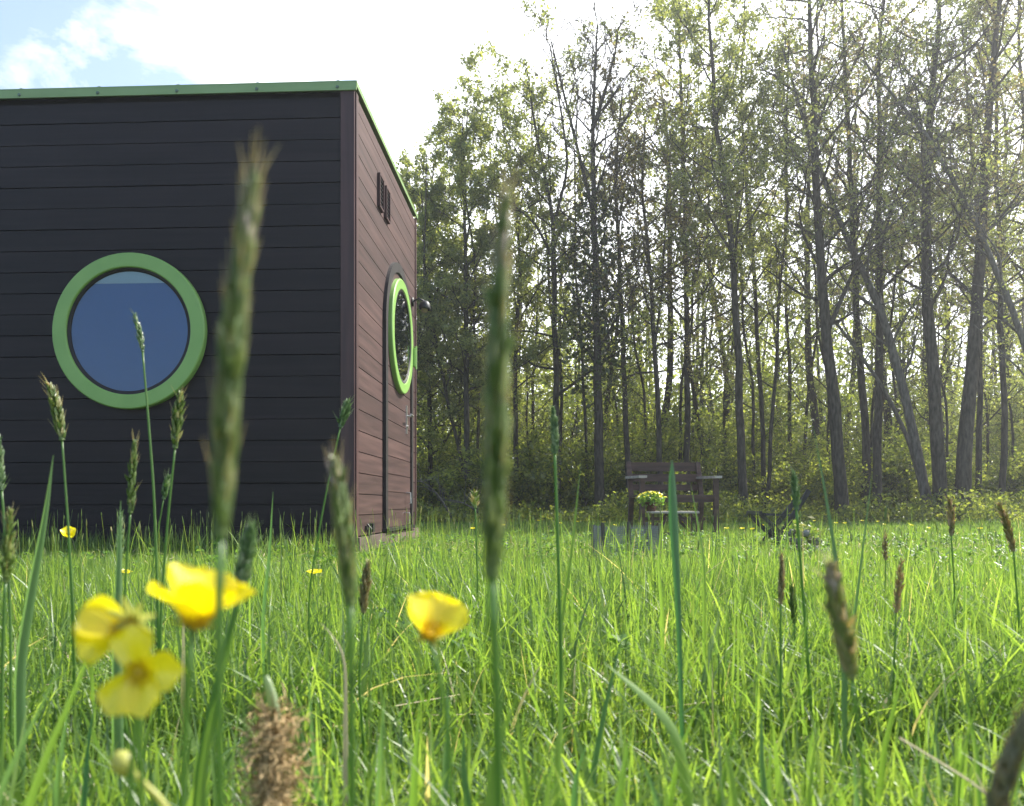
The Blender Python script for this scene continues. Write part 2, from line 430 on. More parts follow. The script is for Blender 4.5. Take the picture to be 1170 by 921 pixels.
# ------------------------------------------------------------------ cabin
def cabin():
    root = empty('cabin', (-1.006, 5.0, 0), -math.atan(.0469))
    tag(root, 'dark boarded box cabin with green roof trim and round windows', 'cabin')
    W, D, T, pitch = 6.2, 2.26, 3.0, .1372
    # inner body that closes the boards
    mb = MB(); mb.box((-W / 2, D / 2, T / 2 + .02), (W - .05, D - .05, T - .08)); mb.build('core', M['dark'], root)
    mb = MB(); z = .06; i = 0
    while z < T - .07:
        h = min(pitch, T - .066 - z)
        cut = random.choice([-4.2, -5.1]); x0_, x1_ = -W, -.09
        for a_, b_ in ((x0_, cut - .0015), (cut + .0015, x1_)):
            jz = random.uniform(-.0012, .0012)
            mb.box(((a_ + b_) / 2, .004 + random.uniform(-.0012, .0012), z + h / 2 - .003 + jz), (b_ - a_, .024, h - .006), rnd=random.random())
        z += pitch; i += 1
    mb.build('front_wall', M['board'], root)
    mb = MB(); z = .13
    while z < T - .05:
        h = min(pitch, T - .045 - z)
        mb.box((-.004, D / 2, z + h / 2 - .003), (.024, D - .09, h - .006), rnd=random.random())
        z += pitch
    mb.build('side_wall', M['board_side'], root)
    mb = MB(); mb.box((-W / 2, D - .004, T / 2), (W - .05, .02, T - .1)); mb.build('rear_wall', M['board'], root)
    # corner posts
    mb = MB(); mb.box((-.040, -.004, T / 2), (.088, .034, T - .05)); mb.build('corner_post', M['corner'], root)
    mb = MB(); mb.box((.003, .030, T / 2 - .003), (.020, .058, T - .06)); mb.build('corner_post', M['corner'], root)
    mb = MB(); mb.box((.003, D - .025, T / 2 - .003), (.026, .05, T - .06)); mb.build('corner_post', M['corner'], root)
    # plinth and sill
    mb = MB(); mb.box((.012, D / 2, .065), (.05, D + .02, .11)); mb.box((-W / 2 - .03, .012, .03), (W - .06, .03, .06))
    mb.build('plinth', M['plinth'], root)
    # roof: low metal sheet with fascia
    mb = MB(); mb.box((-W / 2 - .004, D / 2, T + .018), (W + .056, D + .07, .008)); rf = mb.build('roof', M['greentrim'], root)
    mb = MB(); mb.box((-W / 2 - .004, -.031, T - .013), (W + .050, .012, .050))
    mb.box((.020, D / 2, T + .000), (.008, D + .066, .024)); fb = mb.build('fascia', M['greentrim'], rf)
    for k in range(7):
        mb = MB(); mb.lathe([(.0, .008), (.008, .007), (.012, 0)], (-.10 - k * .52, -.037, T - .018), (0, -1, 0), 10); mb.build('screw', M['steelgreen'], rf)
        mb = MB(); mb.lathe([(.0, .012), (.012, .008), (.02, 0)], (-.10 - k * .52, -.012, T + .025), (0, 0, 1), 10)
        mb.build('screw_cap', M['steelgreen'], rf)

    def porthole(c, n, ro, ri, depth, mat, nm, curtain):
        c = np.array(c, float); n = np.array(n, float)
        w = MB(); k = .008
        w.lathe([(ro, 0), (ro, depth - k), (ro - k * .5, depth - k * .3), (ro - k, depth), (ri + k, depth), (ri + k * .4, depth - k * .3), (ri, depth - k), (ri, 0)], c, n, 96)
        f = w.build(nm, mat, root)
        w = MB(); w.lathe([(ri + .001, .029), (ri - .022, .029), (ri - .022, .018)], c, n, 96)
        w.build('gasket', M['rubber'], f, True)
        w = MB(); w.lathe([(ri - .0, .024), (.0, .024)], c, n, 96); w.build('pane', M['glass'], f)
        if curtain:
            w = MB(); w.lathe([(ri - .0, .0165), (.0, .0165)], c, n, 96); w.build('blind', M['blind'], f)
            # head rail: circular segment at the top
            a0 = math.radians(44); w = MB(); a = np.linspace(a0, math.pi - a0, 26); r = ri - .022
            top = np.c_[c[0] + r * np.cos(a), np.full(26, c[1] - .0195), c[2] + r * np.sin(a)]
            bot = top.copy(); bot[:, 2] = c[2] + r * math.sin(a0) 
            # clip the strip to the upper band
            bot[:, 2] = c[2] + r * .80; top[:, 2] = np.maximum(top[:, 2], bot[:, 2])
            w.add(np.vstack([top, bot]), [[i, i + 1, 26 + i + 1, 26 + i] for i in range(25)])
            w.build('headrail', M['blindhead'], f)
        else:
            w = MB(); w.lathe([(ri - .0, .0145), (.0, .0145)], c, n, 64); w.build('backing', M['dark'], f)
        return f

    # front porthole
    lx = -1.455
    f = porthole((lx, -.008, 1.447), (0, -1, 0), .502, .408, .045, M['greenpaint'], 'porthole_window', True)
    # door: arch-topped leaf on the gable side
    yc, zc, R = 1.40, 1.70, .53

    def arch(r, zb, n=40):
        a = np.linspace(0, math.pi, n)
        pts = [(yc + r, zb)] + [(yc + r * math.cos(t), zc + r * math.sin(t)) for t in a] + [(yc - r, zb)]
        return np.array(pts)

    def slab(mb, r, zb, x0, x1):
        p = arch(r, zb); n = len(p)
        A = np.c_[np.full(n, x0), p]; B = np.c_[np.full(n, x1), p]
        q = [[i, (i + 1) % n, n + (i + 1) % n, n + i] for i in range(n)]
        cA = np.array([[x1, yc, zc - .3]])
        v = np.vstack([A, B, cA])
        t = [[n + i, n + (i + 1) % n, 2 * n] for i in range(n)]
        mb.add(v, q, t)

    # board courses on the leaf, clipped by the arch
    mb = MB(); z = .16; r = R - .03
    while z < zc + r:
        h = min(pitch, zc + r - z) - .006
        zz = np.linspace(z, z + h, 5)
        hw = np.array([r if t <= zc else math.sqrt(max(r * r - (t - zc) ** 2, 1e-5)) for t in zz])
        A = np.c_[np.full(5, .020), yc - hw, zz]; B = np.c_[np.full(5, .020), yc + hw, zz]
        A2 = A.copy(); A2[:, 0] = .009; B2 = B.copy(); B2[:, 0] = .009
        v = np.vstack([A, B, B2, A2]); q = []
        for i in range(4):
            q += [[i, 5 + i, 6 + i, i + 1], [5 + i, 10 + i, 11 + i, 6 + i], [15 + i, i, i + 1, 16 + i]]
        q += [[0, 15, 10, 5], [4, 9, 14, 19]]
        mb.add(v, q); z += pitch
    d = mb.build('door', M['board_side'], root)
    # dark frame following the arch
    mb = MB(); po = arch(R + .055, .13); pi_ = arch(R - .022, .13); n = len(po)
    x0, x1 = .004, .034
    v = np.vstack([np.c_[np.full(n, x0), po], np.c_[np.full(n, x1), po], np.c_[np.full(n, x1), pi_], np.c_[np.full(n, x0), pi_]])
    q = []
    for i in range(n - 1):
        for a_, b_ in ((0, 1), (1, 2), (2, 3)):
            q.append([a_ * n + i, a_ * n + i + 1, b_ * n + i + 1, b_ * n + i])
    q.append([0, n, 2 * n, 3 * n]); q.append([n - 1, 2 * n - 1, 3 * n - 1, 4 * n - 1])
    mb.add(v, q)
    mb.build('door_frame', M['rubber'], root)
    mb = MB(); mb.box((.030, yc, .145), (.06, 2 * R + .14, .022)); mb.build('door_sill', M['black'], root)
    f2 = porthole((.021, yc, zc), (1, 0, 0), .46, .375, .036, M['greenpaint'], 'door_porthole', False)
    f2.parent = d
    mb = MB(); mb.box((.058, yc + .465, 1.62), (.03, .05, .16)); mb.lathe([(0, .0), (.011, .0), (.011, .20), (0, .20)], (.075, yc + .475, 1.52), (0, 0, 1), 10)
    mb.build('hinge', M['greenpaint'], f2)
    mb = MB(); mb.box((.024, yc + .31, 1.06), (.008, .04, .24)); mb.tube([(.024, yc + .31, 1.09), (.079, yc + .31, 1.09), (.082, yc + .19, 1.09)], .009, 8)
    mb.lathe([(.0, .012), (.013, .012), (.013, 0)], (.027, yc + .31, 1.0), (1, 0, 0), 12)
    mb.build('handle', M['steel'], d)
    for zz, yy in ((.39, .30), (.22, .24)):
        mb = MB(); mb.tube([(.020, yc + yy, zz + .045), (.059, yc + yy, zz + .045), (.062, yc + yy, zz - .045), (.044, yc + yy, zz - .05)], .006, 6)
        mb.build('hook', M['steel'], d)
    # strap latch low by the near corner
    mb = MB(); mb.box((.014, .35, .175), (.014, .20, .028)); mb.box((.03, .36, .175), (.03, .05, .06)); mb.tube([(.02, .27, .20), (.05, .26, .17), (.025, .25, .08)], .007, 6)
    mb.build('latch', M['black'], root)
    # two louvred vents
    for y in (.70, .93):
        mb = MB(); w, h = .13, .23; zc2 = 2.60
        for s in (-1, 1):
            mb.box((.018, y + s * w / 2, zc2), (.024, .014, h)); mb.box((.018, y, zc2 + s * h / 2), (.022, w, .014))
        vf = mb.build('vent', M['corner'], root)
        mb = MB(); mb.box((.010, y, zc2), (.006, w - .01, h - .01))
        for k in range(7):
            mb.box((.017, y, zc2 - h / 2 + .03 + k * .03), (.012, w - .016, .005))
        mb.build('louvre', M['rubber'], vf)
    # wall lamp: dark dome on a short arm
    mb = MB(); mb.lathe([(0, 0), (.04, 0), (.04, .015), (0, .015)], (.008, 2.06, 2.16), (1, 0, 0), 20)
    mb.tube([(.01, 2.06, 2.16), (.07, 2.06, 2.19), (.12, 2.06, 2.165)], .009, 8)
    lp = mb.build('wall_lamp', M['black'], root, True)
    mb = MB(); mb.lathe([(0, .05), (.025, .045), (.046, .022), (.054, -.01), (.054, -.03), (.05, -.03), (.046, -.01), (0, .0)], (.125, 2.06, 2.12), (.15, 0, 1), 24)
    mb.build('lamp_shade', M['black'], lp, True)
    mb = MB(); mb.lathe([(0, -.045), (.022, -.04), (.03, -.02), (.03, .0), (0, .01)], (.125, 2.06, 2.105), (.15, 0, 1), 16)
    mb.build('bulb', M['seedpale'], lp, True)


cabin()


# ------------------------------------------------------------------ trees
def leaf_quads(mb, pts, size, rnd, spread=1.0):
    n = len(pts)
    nrm = rng.normal(0, 1, (n, 3)); nrm[:, 2] = np.abs(nrm[:, 2]) * .9 + .15
    nrm /= np.linalg.norm(nrm, axis=1)[:, None]
    a = rng.normal(0, 1, (n, 3)); a -= np.sum(a * nrm, 1)[:, None] * nrm; a /= np.linalg.norm(a, axis=1)[:, None]
    b = np.cross(nrm, a)
    s = size * np.clip(rng.lognormal(-.1, .38, n), .4, 2.0)
    l = s[:, None] * a; w = (s * rng.uniform(.28, .42, n))[:, None] * b
    dr = nrm * (s * .12)[:, None]
    v = np.stack([pts - l * .5, pts + w - l * .02 + dr, pts + l * .5, pts - w - l * .02 + dr], 1)
    q = np.arange(n * 4).reshape(n, 4)
    mb.add(v.reshape(-1, 3), q, rnd=rnd)


def grow(path, r0, r1, n1, leaves, lsize, bare_below=.32, sides=9, twig=1.05, spreadk=1.0, extra=(), bare_above=2.0, up=.55, seed=0, ivy=None, lenk=1.0):
    """returns (wood MB, leaf points). path = world points of the trunk centre line"""
    rd = np.random.default_rng(seed)
    wood = MB()
    path = np.array(path, float)

    def resample(p, m):
        d = np.r_[0, np.cumsum(np.linalg.norm(np.diff(p, axis=0), axis=1))]
        t = np.linspace(0, d[-1], m)
        o = np.stack([np.interp(t, d, p[:, i]) for i in range(3)], 1)
        for _ in range(2):
            o[1:-1] = (o[:-2] + 2 * o[1:-1] + o[2:]) / 4
        return o, d[-1]

    tr, Lt = resample(path, 26)
    wob = np.cumsum(rd.normal(0, .012, (26, 3)), 0) * min(1.0, Lt / 10); wob[:, 2] = 0; wob -= wob[0]
    tr = tr + wob
    s = np.linspace(0, 1, 26)
    rad = r1 + (r0 - r1) * (1 - s) ** .8; rad[0] *= 1.35; rad[1] *= 1.08
    wood.tube(tr, rad, sides)
    leaders = [(tr, rad, Lt, bare_below)]
    for e in extra:
        ex, Le = resample(np.array(e, float), 16)
        re = np.linspace(r0 * .42, .012, 16)
        wood.tube(ex, re, 6); leaders.append((ex, re, Le, .15))
    lp = []
    twigs = []
    for tr_, rad_, Ln, bb in leaders:
        m = max(4, int(n1 * Ln / Lt))
        n = len(tr_)
        for k in range(m):
            f = bb + (1 - bb) * ((k + rd.uniform(0, 1)) / m) ** .9
            i = min(n - 2, int(f * (n - 1)))
            p0 = tr_[i] + (tr_[i + 1] - tr_[i]) * (f * (n - 1) - i)
            az = k * 2.4 + rd.uniform(-.5, .5)
            ln = Lt * .27 * (1.12 - .75 * f) * rd.uniform(.55, 1.2) * spreadk
            elev = up + rd.uniform(-.25, .35)
            d = np.array([math.cos(az) * math.cos(elev), math.sin(az) * math.cos(elev), math.sin(elev)])
            pts = [p0]; dd = d.copy()
            for _ in range(6):
                dd = dd + rd.normal(0, .16, 3) + np.array([0, 0, .07]); dd /= np.linalg.norm(dd)
                pts.append(pts[-1] + dd * ln / 6)
            pts = np.array(pts); rb = min(rad_[i] * .5, .006 + ln * .011)
            rr = np.linspace(rb, .004, 7)
            wood.tube(pts, rr, 5, cap=False)
            m2 = int((4 + ln * 2.2) * twig)
            for j in range(m2):
                g = rd.uniform(.2, 1); ii = min(5, int(g * 6)); q0 = pts[ii] + (pts[ii + 1] - pts[ii]) * (g * 6 - ii)
                dv = dd * .4 + (pts[ii + 1] - pts[ii]) / (ln / 6) * .5 + rd.normal(0, .62, 3) + np.array([0, 0, .12]); dv /= np.linalg.norm(dv)
                l2 = ln * rd.uniform(.22, .5) * (1.15 - .5 * g) + .1
                e1 = dv + rd.normal(0, .25, 3); e1 /= np.linalg.norm(e1)
                e2 = e1 + rd.normal(0, .25, 3) + [0, 0, .1]; e2 /= np.linalg.norm(e2)
                tp = np.array([q0, q0 + dv * l2 * .35, q0 + dv * l2 * .35 + e1 * l2 * .35, q0 + dv * l2 * .35 + e1 * l2 * .35 + e2 * l2 * .3])
                wood.tube(tp, [.0075, .006, .0045, .003], 3, cap=False)
                twigs.append((tp, f, l2))
                for jj in range(3):
                    g2 = rd.uniform(.3, 1); a = tp[1] + (tp[3] - tp[1]) * g2
                    dv2 = e1 * .6 + rd.normal(0, .6, 3); dv2 /= np.linalg.norm(dv2)
                    l3 = l2 * rd.uniform(.25, .55)
                    tq = np.array([a, a + dv2 * l3 * .5, a + (dv2 + rd.normal(0, .2, 3)) * l3])
                    wood.tube(tq, [.0045, .0035, .0025], 3, cap=False)
                    twigs.append((tq, f, l3))
    # leaves along the twigs
    tw = [t for t in twigs if t[1] < bare_above]
    pts = np.zeros((0, 3))
    if leaves and tw:
        wts = np.array([t[2] for t in tw]) * rd.uniform(.15, 1, len(tw)) ** 1.5
        cnt = rd.multinomial(leaves, wts / wts.sum())
        for (tp, f, l2), c in zip(tw, cnt):
            if not c: continue
            u = rd.uniform(.25, 1.05, c) * (len(tp) - 1)
            i = np.minimum(len(tp) - 2, u.astype(int))
            p = tp[i] + (tp[i + 1] - tp[i]) * (u - i)[:, None]
            lp.append(p + rd.normal(0, .03 + .035 * l2, (c, 3)))
        pts = np.vstack(lp)
    iv = np.zeros((0, 3))
    if ivy:
        f0, f1, nn, rr = ivy
        f = rd.uniform(f0, f1, nn); i = np.minimum(24, (f * 25).astype(int))
        p = tr[i] + (tr[i + 1] - tr[i]) * (f * 25 - i)[:, None]
        lump = .45 + .55 * np.abs(np.sin(f * 31)) * rd.uniform(.3, 1, nn)
        a = rd.uniform(0, 6.283, nn); R_ = rr * lump * rd.uniform(.3, 1.3, nn)
        iv = p + np.stack([np.cos(a) * R_, np.sin(a) * R_, rd.normal(0, .2, nn)], 1)
    return wood, pts, iv


def tree(name, label, path, wpx, Y, leaves, leafm, barkm='bark', group=None, seed=1, lsize=.047, cat='tree', rndlo=0, rndhi=1, **kw):
    w3 = [P(a, b, Y) for a, b in path]
    base = np.array([w3[0][0], Y, -.03]); w3[0] = base
    # depth wander so that the trunk is not planar
    rd = np.random.default_rng(seed + 900)
    for k in range(1, len(w3)):
        w3[k] = w3[k] + np.array([0, 1, 0]) * 0
    w3 = [p - base for p in w3]
    ex = []
    for e in kw.pop('extra', ()):
        ex.append([P(a, b, Y) - base for a, b in e])
    r0 = wpx * .8 / F * Y / 2
    wood, pts, iv = grow(w3, r0, .012, kw.pop('n1', 24), int(leaves * (1.5 if leafm == 'leaf_light' else 1.0)), lsize, extra=ex, seed=seed, **kw)
    root = empty(name, tuple(base)); tag(root, label, cat, group)
    wood.build('trunk', M[barkm], root, True)
    if len(pts):
        mb = MB(); n = len(pts)
        leaf_quads(mb, pts, lsize, rng.uniform(rndlo, rndhi, n)); mb.build('crown', M[leafm], root)
    if len(iv):
        mb = MB(); leaf_quads(mb, iv, .085, rng.uniform(0, 1, len(iv))); mb.build('ivy', M['ivy'], root)
    return root


TG = 'trees along the woodland edge'
trees = [
    ('leafy_tree', 'light green leafy tree rising behind the roof corner of the cabin', [(452, 592), (452, 400), (455, 300), (452, 240)], 8, 17.5, 21000, 'leaf_light', 'bark', dict(n1=30, bare_below=.25, spreadk=1.1)),
    ('leafy_tree', 'bushy light green tree just right of the cabin with drooping leafage', [(494, 592), (488, 430), (490, 300), (494, 185)], 8, 16.5, 24000, 'leaf_light', 'bark', dict(n1=32, bare_below=.16, spreadk=1.05)),
    ('leafy_tree', 'straight dark trunk with light green crown, second tree right of the cabin', [(534, 595), (533, 450), (531, 300), (528, 200), (534, 125)], 10, 15, 20000, 'leaf_light', 'bark', dict(n1=32, bare_below=.3)),
    ('leaning_tree', 'thin leafy tree leaning left toward the cabin from a shared foot', [(541, 594), (522, 500), (500, 400), (486, 310), (480, 220)], 6, 15.3, 14000, 'leaf_light', 'bark', dict(n1=22, bare_below=.3)),
    ('leafy_tree', 'slender leafy tree behind the tall blurred grass head in the middle', [(590, 592), (589, 450), (596, 300), (585, 190), (574, 105)], 8, 16.2, 20000, 'leaf_light', 'bark', dict(n1=30, bare_below=.28)),
    ('forked_tree', 'dark trunk with crooked bare side limbs left of the ivy tree', [(636, 595), (636, 450), (634, 330), (630, 240), (612, 160), (600, 95)], 11, 15, 10000, 'leaf_light', 'bark', dict(n1=26, bare_below=.28, extra=[[(634, 300), (612, 255), (575, 225), (545, 218)], [(632, 260), (650, 190), (640, 120), (628, 50)]])),
    ('ivy_tree', 'tall tree with dark ivy on its trunk and a bare twiggy top', [(685, 598), (682, 450), (679, 300), (676, 200), (676, 130), (681, 28)], 15, 14.5, 500, 'leaf_bronze', 'bark', dict(n1=34, bare_below=.28, bare_above=.6, up=.85, twig=1.2, ivy=(.26, .64, 1900, .8), extra=[[(676, 150), (690, 110), (703, 60), (706, 40)], [(677, 240), (655, 150), (640, 90), (630, 48)]])),
    ('bronze_tree', 'slim trunk with bronze young leaves right of the ivy tree', [(722, 596), (716, 450), (712, 300), (706, 190), (715, 95)], 9, 15, 7000, 'leaf_bronze', 'bark', dict(n1=26, bare_below=.3)),
    ('forked_tree', 'dark tree forking at mid height behind the left end of the bench', [(755, 596), (750, 480), (746, 400), (738, 310), (728, 220), (735, 130)], 9, 14.6, 6000, 'leaf_bronze', 'bark', dict(n1=22, bare_below=.42, extra=[[(747, 405), (757, 330), (760, 250), (768, 150)]])),
    ('leafy_tree', 'tall light green tree standing straight behind the garden bench', [(787, 596), (786, 400), (783, 250), (778, 100), (775, -60)], 10, 15.5, 15000, 'leaf_light', 'bark', dict(n1=34, bare_below=.3)),
    ('thin_tree', 'thin bent tree with sparse leaves right of the bench', [(814, 592), (802, 500), (790, 420), (784, 320), (795, 200), (800, 90)], 7, 17.5, 6500, 'leaf_mid', 'bark', dict(n1=20, bare_below=.35)),
    ('leafy_tree', 'sturdy dark trunk curving left under a high light green crown', [(849, 600), (847, 450), (841, 300), (833, 220), (820, 130), (815, 20), (812, -60)], 13, 14, 14000, 'leaf_light', 'bark', dict(n1=30, bare_below=.36)),
    ('thin_tree', 'slender tree running beside the sturdy curving trunk, on its right', [(875, 594), (868, 450), (860, 300), (850, 200), (845, 100), (850, -20)], 7.5, 15.5, 9000, 'leaf_light', 'bark', dict(n1=24, bare_below=.35)),
    ('thin_tree', 'far straight pole of a tree in the gap above the black stand', [(902, 592), (901, 400), (900, 250), (895, 60)], 6.5, 19, 8000, 'leaf_mid', 'bark', dict(n1=22, bare_below=.3)),
    ('stout_tree', 'stout dark tree with grey twiggy crown above the folding stand', [(962, 602), (953, 450), (941, 330), (937, 200), (930, 80), (925, -80)], 19, 13.5, 7000, 'leaf_mid', 'bark', dict(n1=34, bare_below=.33, twig=1.2, extra=[[(945, 380), (975, 310), (1000, 250)]])),
    ('thin_tree', 'smooth trunk close on the right of the stoutest dark tree', [(988, 598), (984, 450), (974, 300), (967, 180), (965, 60), (958, -80)], 12, 15, 7000, 'leaf_bronze', 'bark', dict(n1=28, bare_below=.4)),
    ('straight_tree', 'perfectly straight dark trunk crossed by the leaning grey tree', [(1002, 600), (1002, 450), (1002, 300), (1000, 180), (1003, 60), (1012, -80)], 13, 14.5, 7000, 'leaf_mid', 'bark', dict(n1=30, bare_below=.38)),
    ('leaning_tree', 'large grey tree leaning far to the left with bare pale limbs', [(1064, 600), (1048, 520), (1028, 430), (1000, 340), (962, 262), (925, 165), (895, 50)], 15, 13.9, 2500, 'leaf_mid', 'barkpale', dict(n1=30, bare_below=.3, twig=1.2)),
    ('stout_tree', 'thick grey brown trunk beside the foot of the leaning tree', [(1077, 602), (1068, 450), (1060, 300), (1065, 180), (1075, 60), (1080, -80)], 20, 13.6, 8000, 'leaf_mid', 'bark', dict(n1=34, bare_below=.35, twig=1.2)),
    ('stout_tree', 'thickest trunk on the right, tilting slightly to the right', [(1098, 601), (1104, 450), (1113, 330), (1120, 200), (1130, 60), (1142, -80)], 22, 13.5, 8000, 'leaf_bronze', 'bark', dict(n1=34, bare_below=.35, twig=1.2)),
    ('thin_tree', 'narrow trunk between the thickest trunk and the right edge pair', [(1119, 598), (1117, 450), (1118, 300), (1105, 150), (1098, 20)], 9, 15, 7000, 'leaf_mid', 'bark', dict(n1=26, bare_below=.35)),
    ('thin_tree', 'slender straight tree nearest the right edge of the picture', [(1145, 600), (1143, 450), (1140, 300), (1138, 150), (1135, -40)], 9.5, 15, 8000, 'leaf_mid', 'bark', dict(n1=26, bare_below=.35)),
    ('leaning_tree', 'bare tree leaning in from the right edge over the others', [(1245, 600), (1205, 500), (1170, 400), (1134, 300), (1085, 200), (1035, 125), (985, 70)], 12, 13, 1500, 'leaf_mid', 'barkpale', dict(n1=26, bare_below=.25)),
    ('leaning_tree', 'thin pole of a tree slanting left between the dark straight trunks', [(1062, 596), (1037, 500), (1000, 430), (954, 370), (915, 330), (880, 275)], 7, 14.4, 700, 'leaf_mid', 'barkpale', dict(n1=14, bare_below=.4, spreadk=.7)),
    ('leafy_tree', 'leafy tree whose crown closes the right edge of the picture', [(1192, 600), (1190, 420), (1180, 250), (1165, 80), (1160, -60)], 12, 15.5, 13000, 'leaf_light', 'bark', dict(n1=30, bare_below=.25)),
]
for i, (nm, lb, path, w, Y, lv, lm, bk, kw) in enumerate(trees):
    tree(nm, lb, path, w, Y, lv, lm, bk, group=TG, seed=40 + i, **kw)


def generic(seed, hgt, w, leaves, lm, bare, n1=22, spreadk=1.0, lsize=.07):
    rd = np.random.default_rng(seed)
    lean = rd.normal(0, .5, 2)
    pth = [np.array([0, 0, -.05])]
    for k in range(1, 7):
        t = k / 6
        pth.append(np.array([lean[0] * t ** 1.5 + rd.normal(0, .12), lean[1] * t ** 1.5 + rd.normal(0, .12), hgt * t]))
    wood, pts, iv = grow(pth, w / 2, .012, n1, leaves, lsize, bare_below=bare, sides=7, seed=seed, spreadk=spreadk)
    root = empty('woodland_tree')
    wood.build('trunk', M['bark'], root, True)
    mb = MB(); leaf_quads(mb, pts, lsize, rng.uniform(0, 1, len(pts))); mb.build('crown', M[lm], root)
    return root


# second rank: slim woodland trees standing behind the edge
protos = [generic(201, 10.0, .16, 3400, 'leaf_light', .22, 20, 1.0, .085), generic(202, 11.5, .20, 2800, 'leaf_mid', .3, 20, 1.0, .085), generic(203, 8.5, .13, 3400, 'leaf_light', .15, 18, 1.15, .085), generic(204, 12, .22, 2600, 'leaf_bronze', .35, 20, 1.0, .085)]
spots = []
k = 0
for px in np.linspace(462, 1230, 28):
    Y = 18.5 + (k * 7 % 11) * .95 + random.uniform(-.5, .5)
    spots.append((px + random.uniform(-7, 7), Y)); k += 1
used = set()
for k, (px, Y) in enumerate(spots):
    pi = (k * 3 + (k // 5)) % 4
    if px > 950 and pi == 0: pi = 3
    o = protos[pi] if pi not in used else copy_tree(protos[pi])
    used.add(pi)
    x = (px - 585) / F * Y
    o.location = (x, Y, 0); o.rotation_euler = (0, 0, random.uniform(0, 6.28))
    s = random.uniform(.85, 1.1)
    if px < 640: s *= .86
    elif px < 760: s *= .72
    o.scale = (s, s, s)
    tag(o, 'slim woodland tree standing deep among the others behind the edge row', 'tree', 'slim trees deeper in the wood')


# thin poles of young trees between them
pole = generic(231, 9.0, .085, 1500, 'leaf_light', .25, 13, .8, .06); pole.name = 'young_tree'
for k, px in enumerate(np.linspace(468, 1215, 26)):
    o = pole if k == 0 else copy_tree(pole)
    Y = 15.2 + (k * 5 % 7) * .75; o.location = ((px + random.uniform(-10, 10) - 585) / F * Y, Y, 0); o.rotation_euler = (random.uniform(-.04, .04), random.uniform(-.05, .05), random.uniform(0, 6.28))
    s_ = random.uniform(.7, 1.05); o.scale = (s_, s_, s_)
    tag(o, 'thin young pole of a tree growing between the bigger trunks', 'tree', 'thin young trees between the trunks')


# understorey shrubs and saplings
def shrub(seed, h, lm, leaves, nst=7, lsize=.06):
    rd = np.random.default_rng(seed); wood = MB(); lp = []
    for k in range(nst):
        az = rd.uniform(0, 6.28); el = rd.uniform(.15, .6)
        p = np.array([rd.normal(0, .1), rd.normal(0, .1), -.02]); d = np.array([math.cos(az) * el, math.sin(az) * el, 1.0]); d /= np.linalg.norm(d)
        pts = [p]
        for _ in range(6):
            d = d + rd.normal(0, .13, 3); d /= np.linalg.norm(d); pts.append(pts[-1] + d * h * rd.uniform(.12, .19))
        pts = np.array(pts); wood.tube(pts, np.linspace(.016, .004, 7), 4, cap=False)
        for j in range(16):
            g = rd.uniform(.15, 1) * 6; i = min(5, int(g)); a = pts[i] + (pts[i + 1] - pts[i]) * (g - i)
            dv = rd.normal(0, 1, 3); dv[2] = dv[2] * .5 + .2; dv /= np.linalg.norm(dv); l = h * rd.uniform(.12, .32)
            tq = np.array([a, a + dv * l * .5, a + (dv + rd.normal(0, .2, 3)) * l]); wood.tube(tq, [.006, .004, .0025], 3, cap=False)
            c = int(leaves / nst / 16 * rd.uniform(.4, 1.6)); u = rd.uniform(.1, 1.05, c)
            lp.append(a + (tq[2] - a) * u[:, None] + rd.normal(0, .06 * h ** .5, (c, 3)))
    root = empty('shrub'); wood.build('stems', M['bark'], root)
    mb = MB(); pts = np.vstack(lp); pts[:, 2] = np.maximum(pts[:, 2], .03); leaf_quads(mb, pts, lsize, rng.uniform(0, 1, len(pts))); mb.build('foliage', M[lm], root)
    return root


sp = [shrub(301, 2.6, 'under', 5200), shrub(302, 3.6, 'leaf_light', 6000), shrub(303, 1.5, 'under', 3600), shrub(304, 4.2, 'under', 6500)]
used = set(); k = 0
for px in np.linspace(455, 1225, 58):
    Y = [15.6, 17.5, 20.5, 23.5][k % 4] + random.uniform(-.8, .8)
    pi = [2, 0, 3, 1][k % 4] if random.random() < .75 else random.randrange(4)
    o = sp[pi] if pi not in used else copy_tree(sp[pi]); used.add(pi)
    x = (px + random.uniform(-8, 8) - 585) / F * Y
    o.location = (x, Y, 0); o.rotation_euler = (0, 0, random.uniform(0, 6.28)); s = random.uniform(.8, 1.2); o.scale = (s, s, s * random.uniform(.85, 1.15))
    tag(o, 'green leafy bush growing in the shade under the woodland trees', 'bush', 'bushes under the trees')
    k += 1


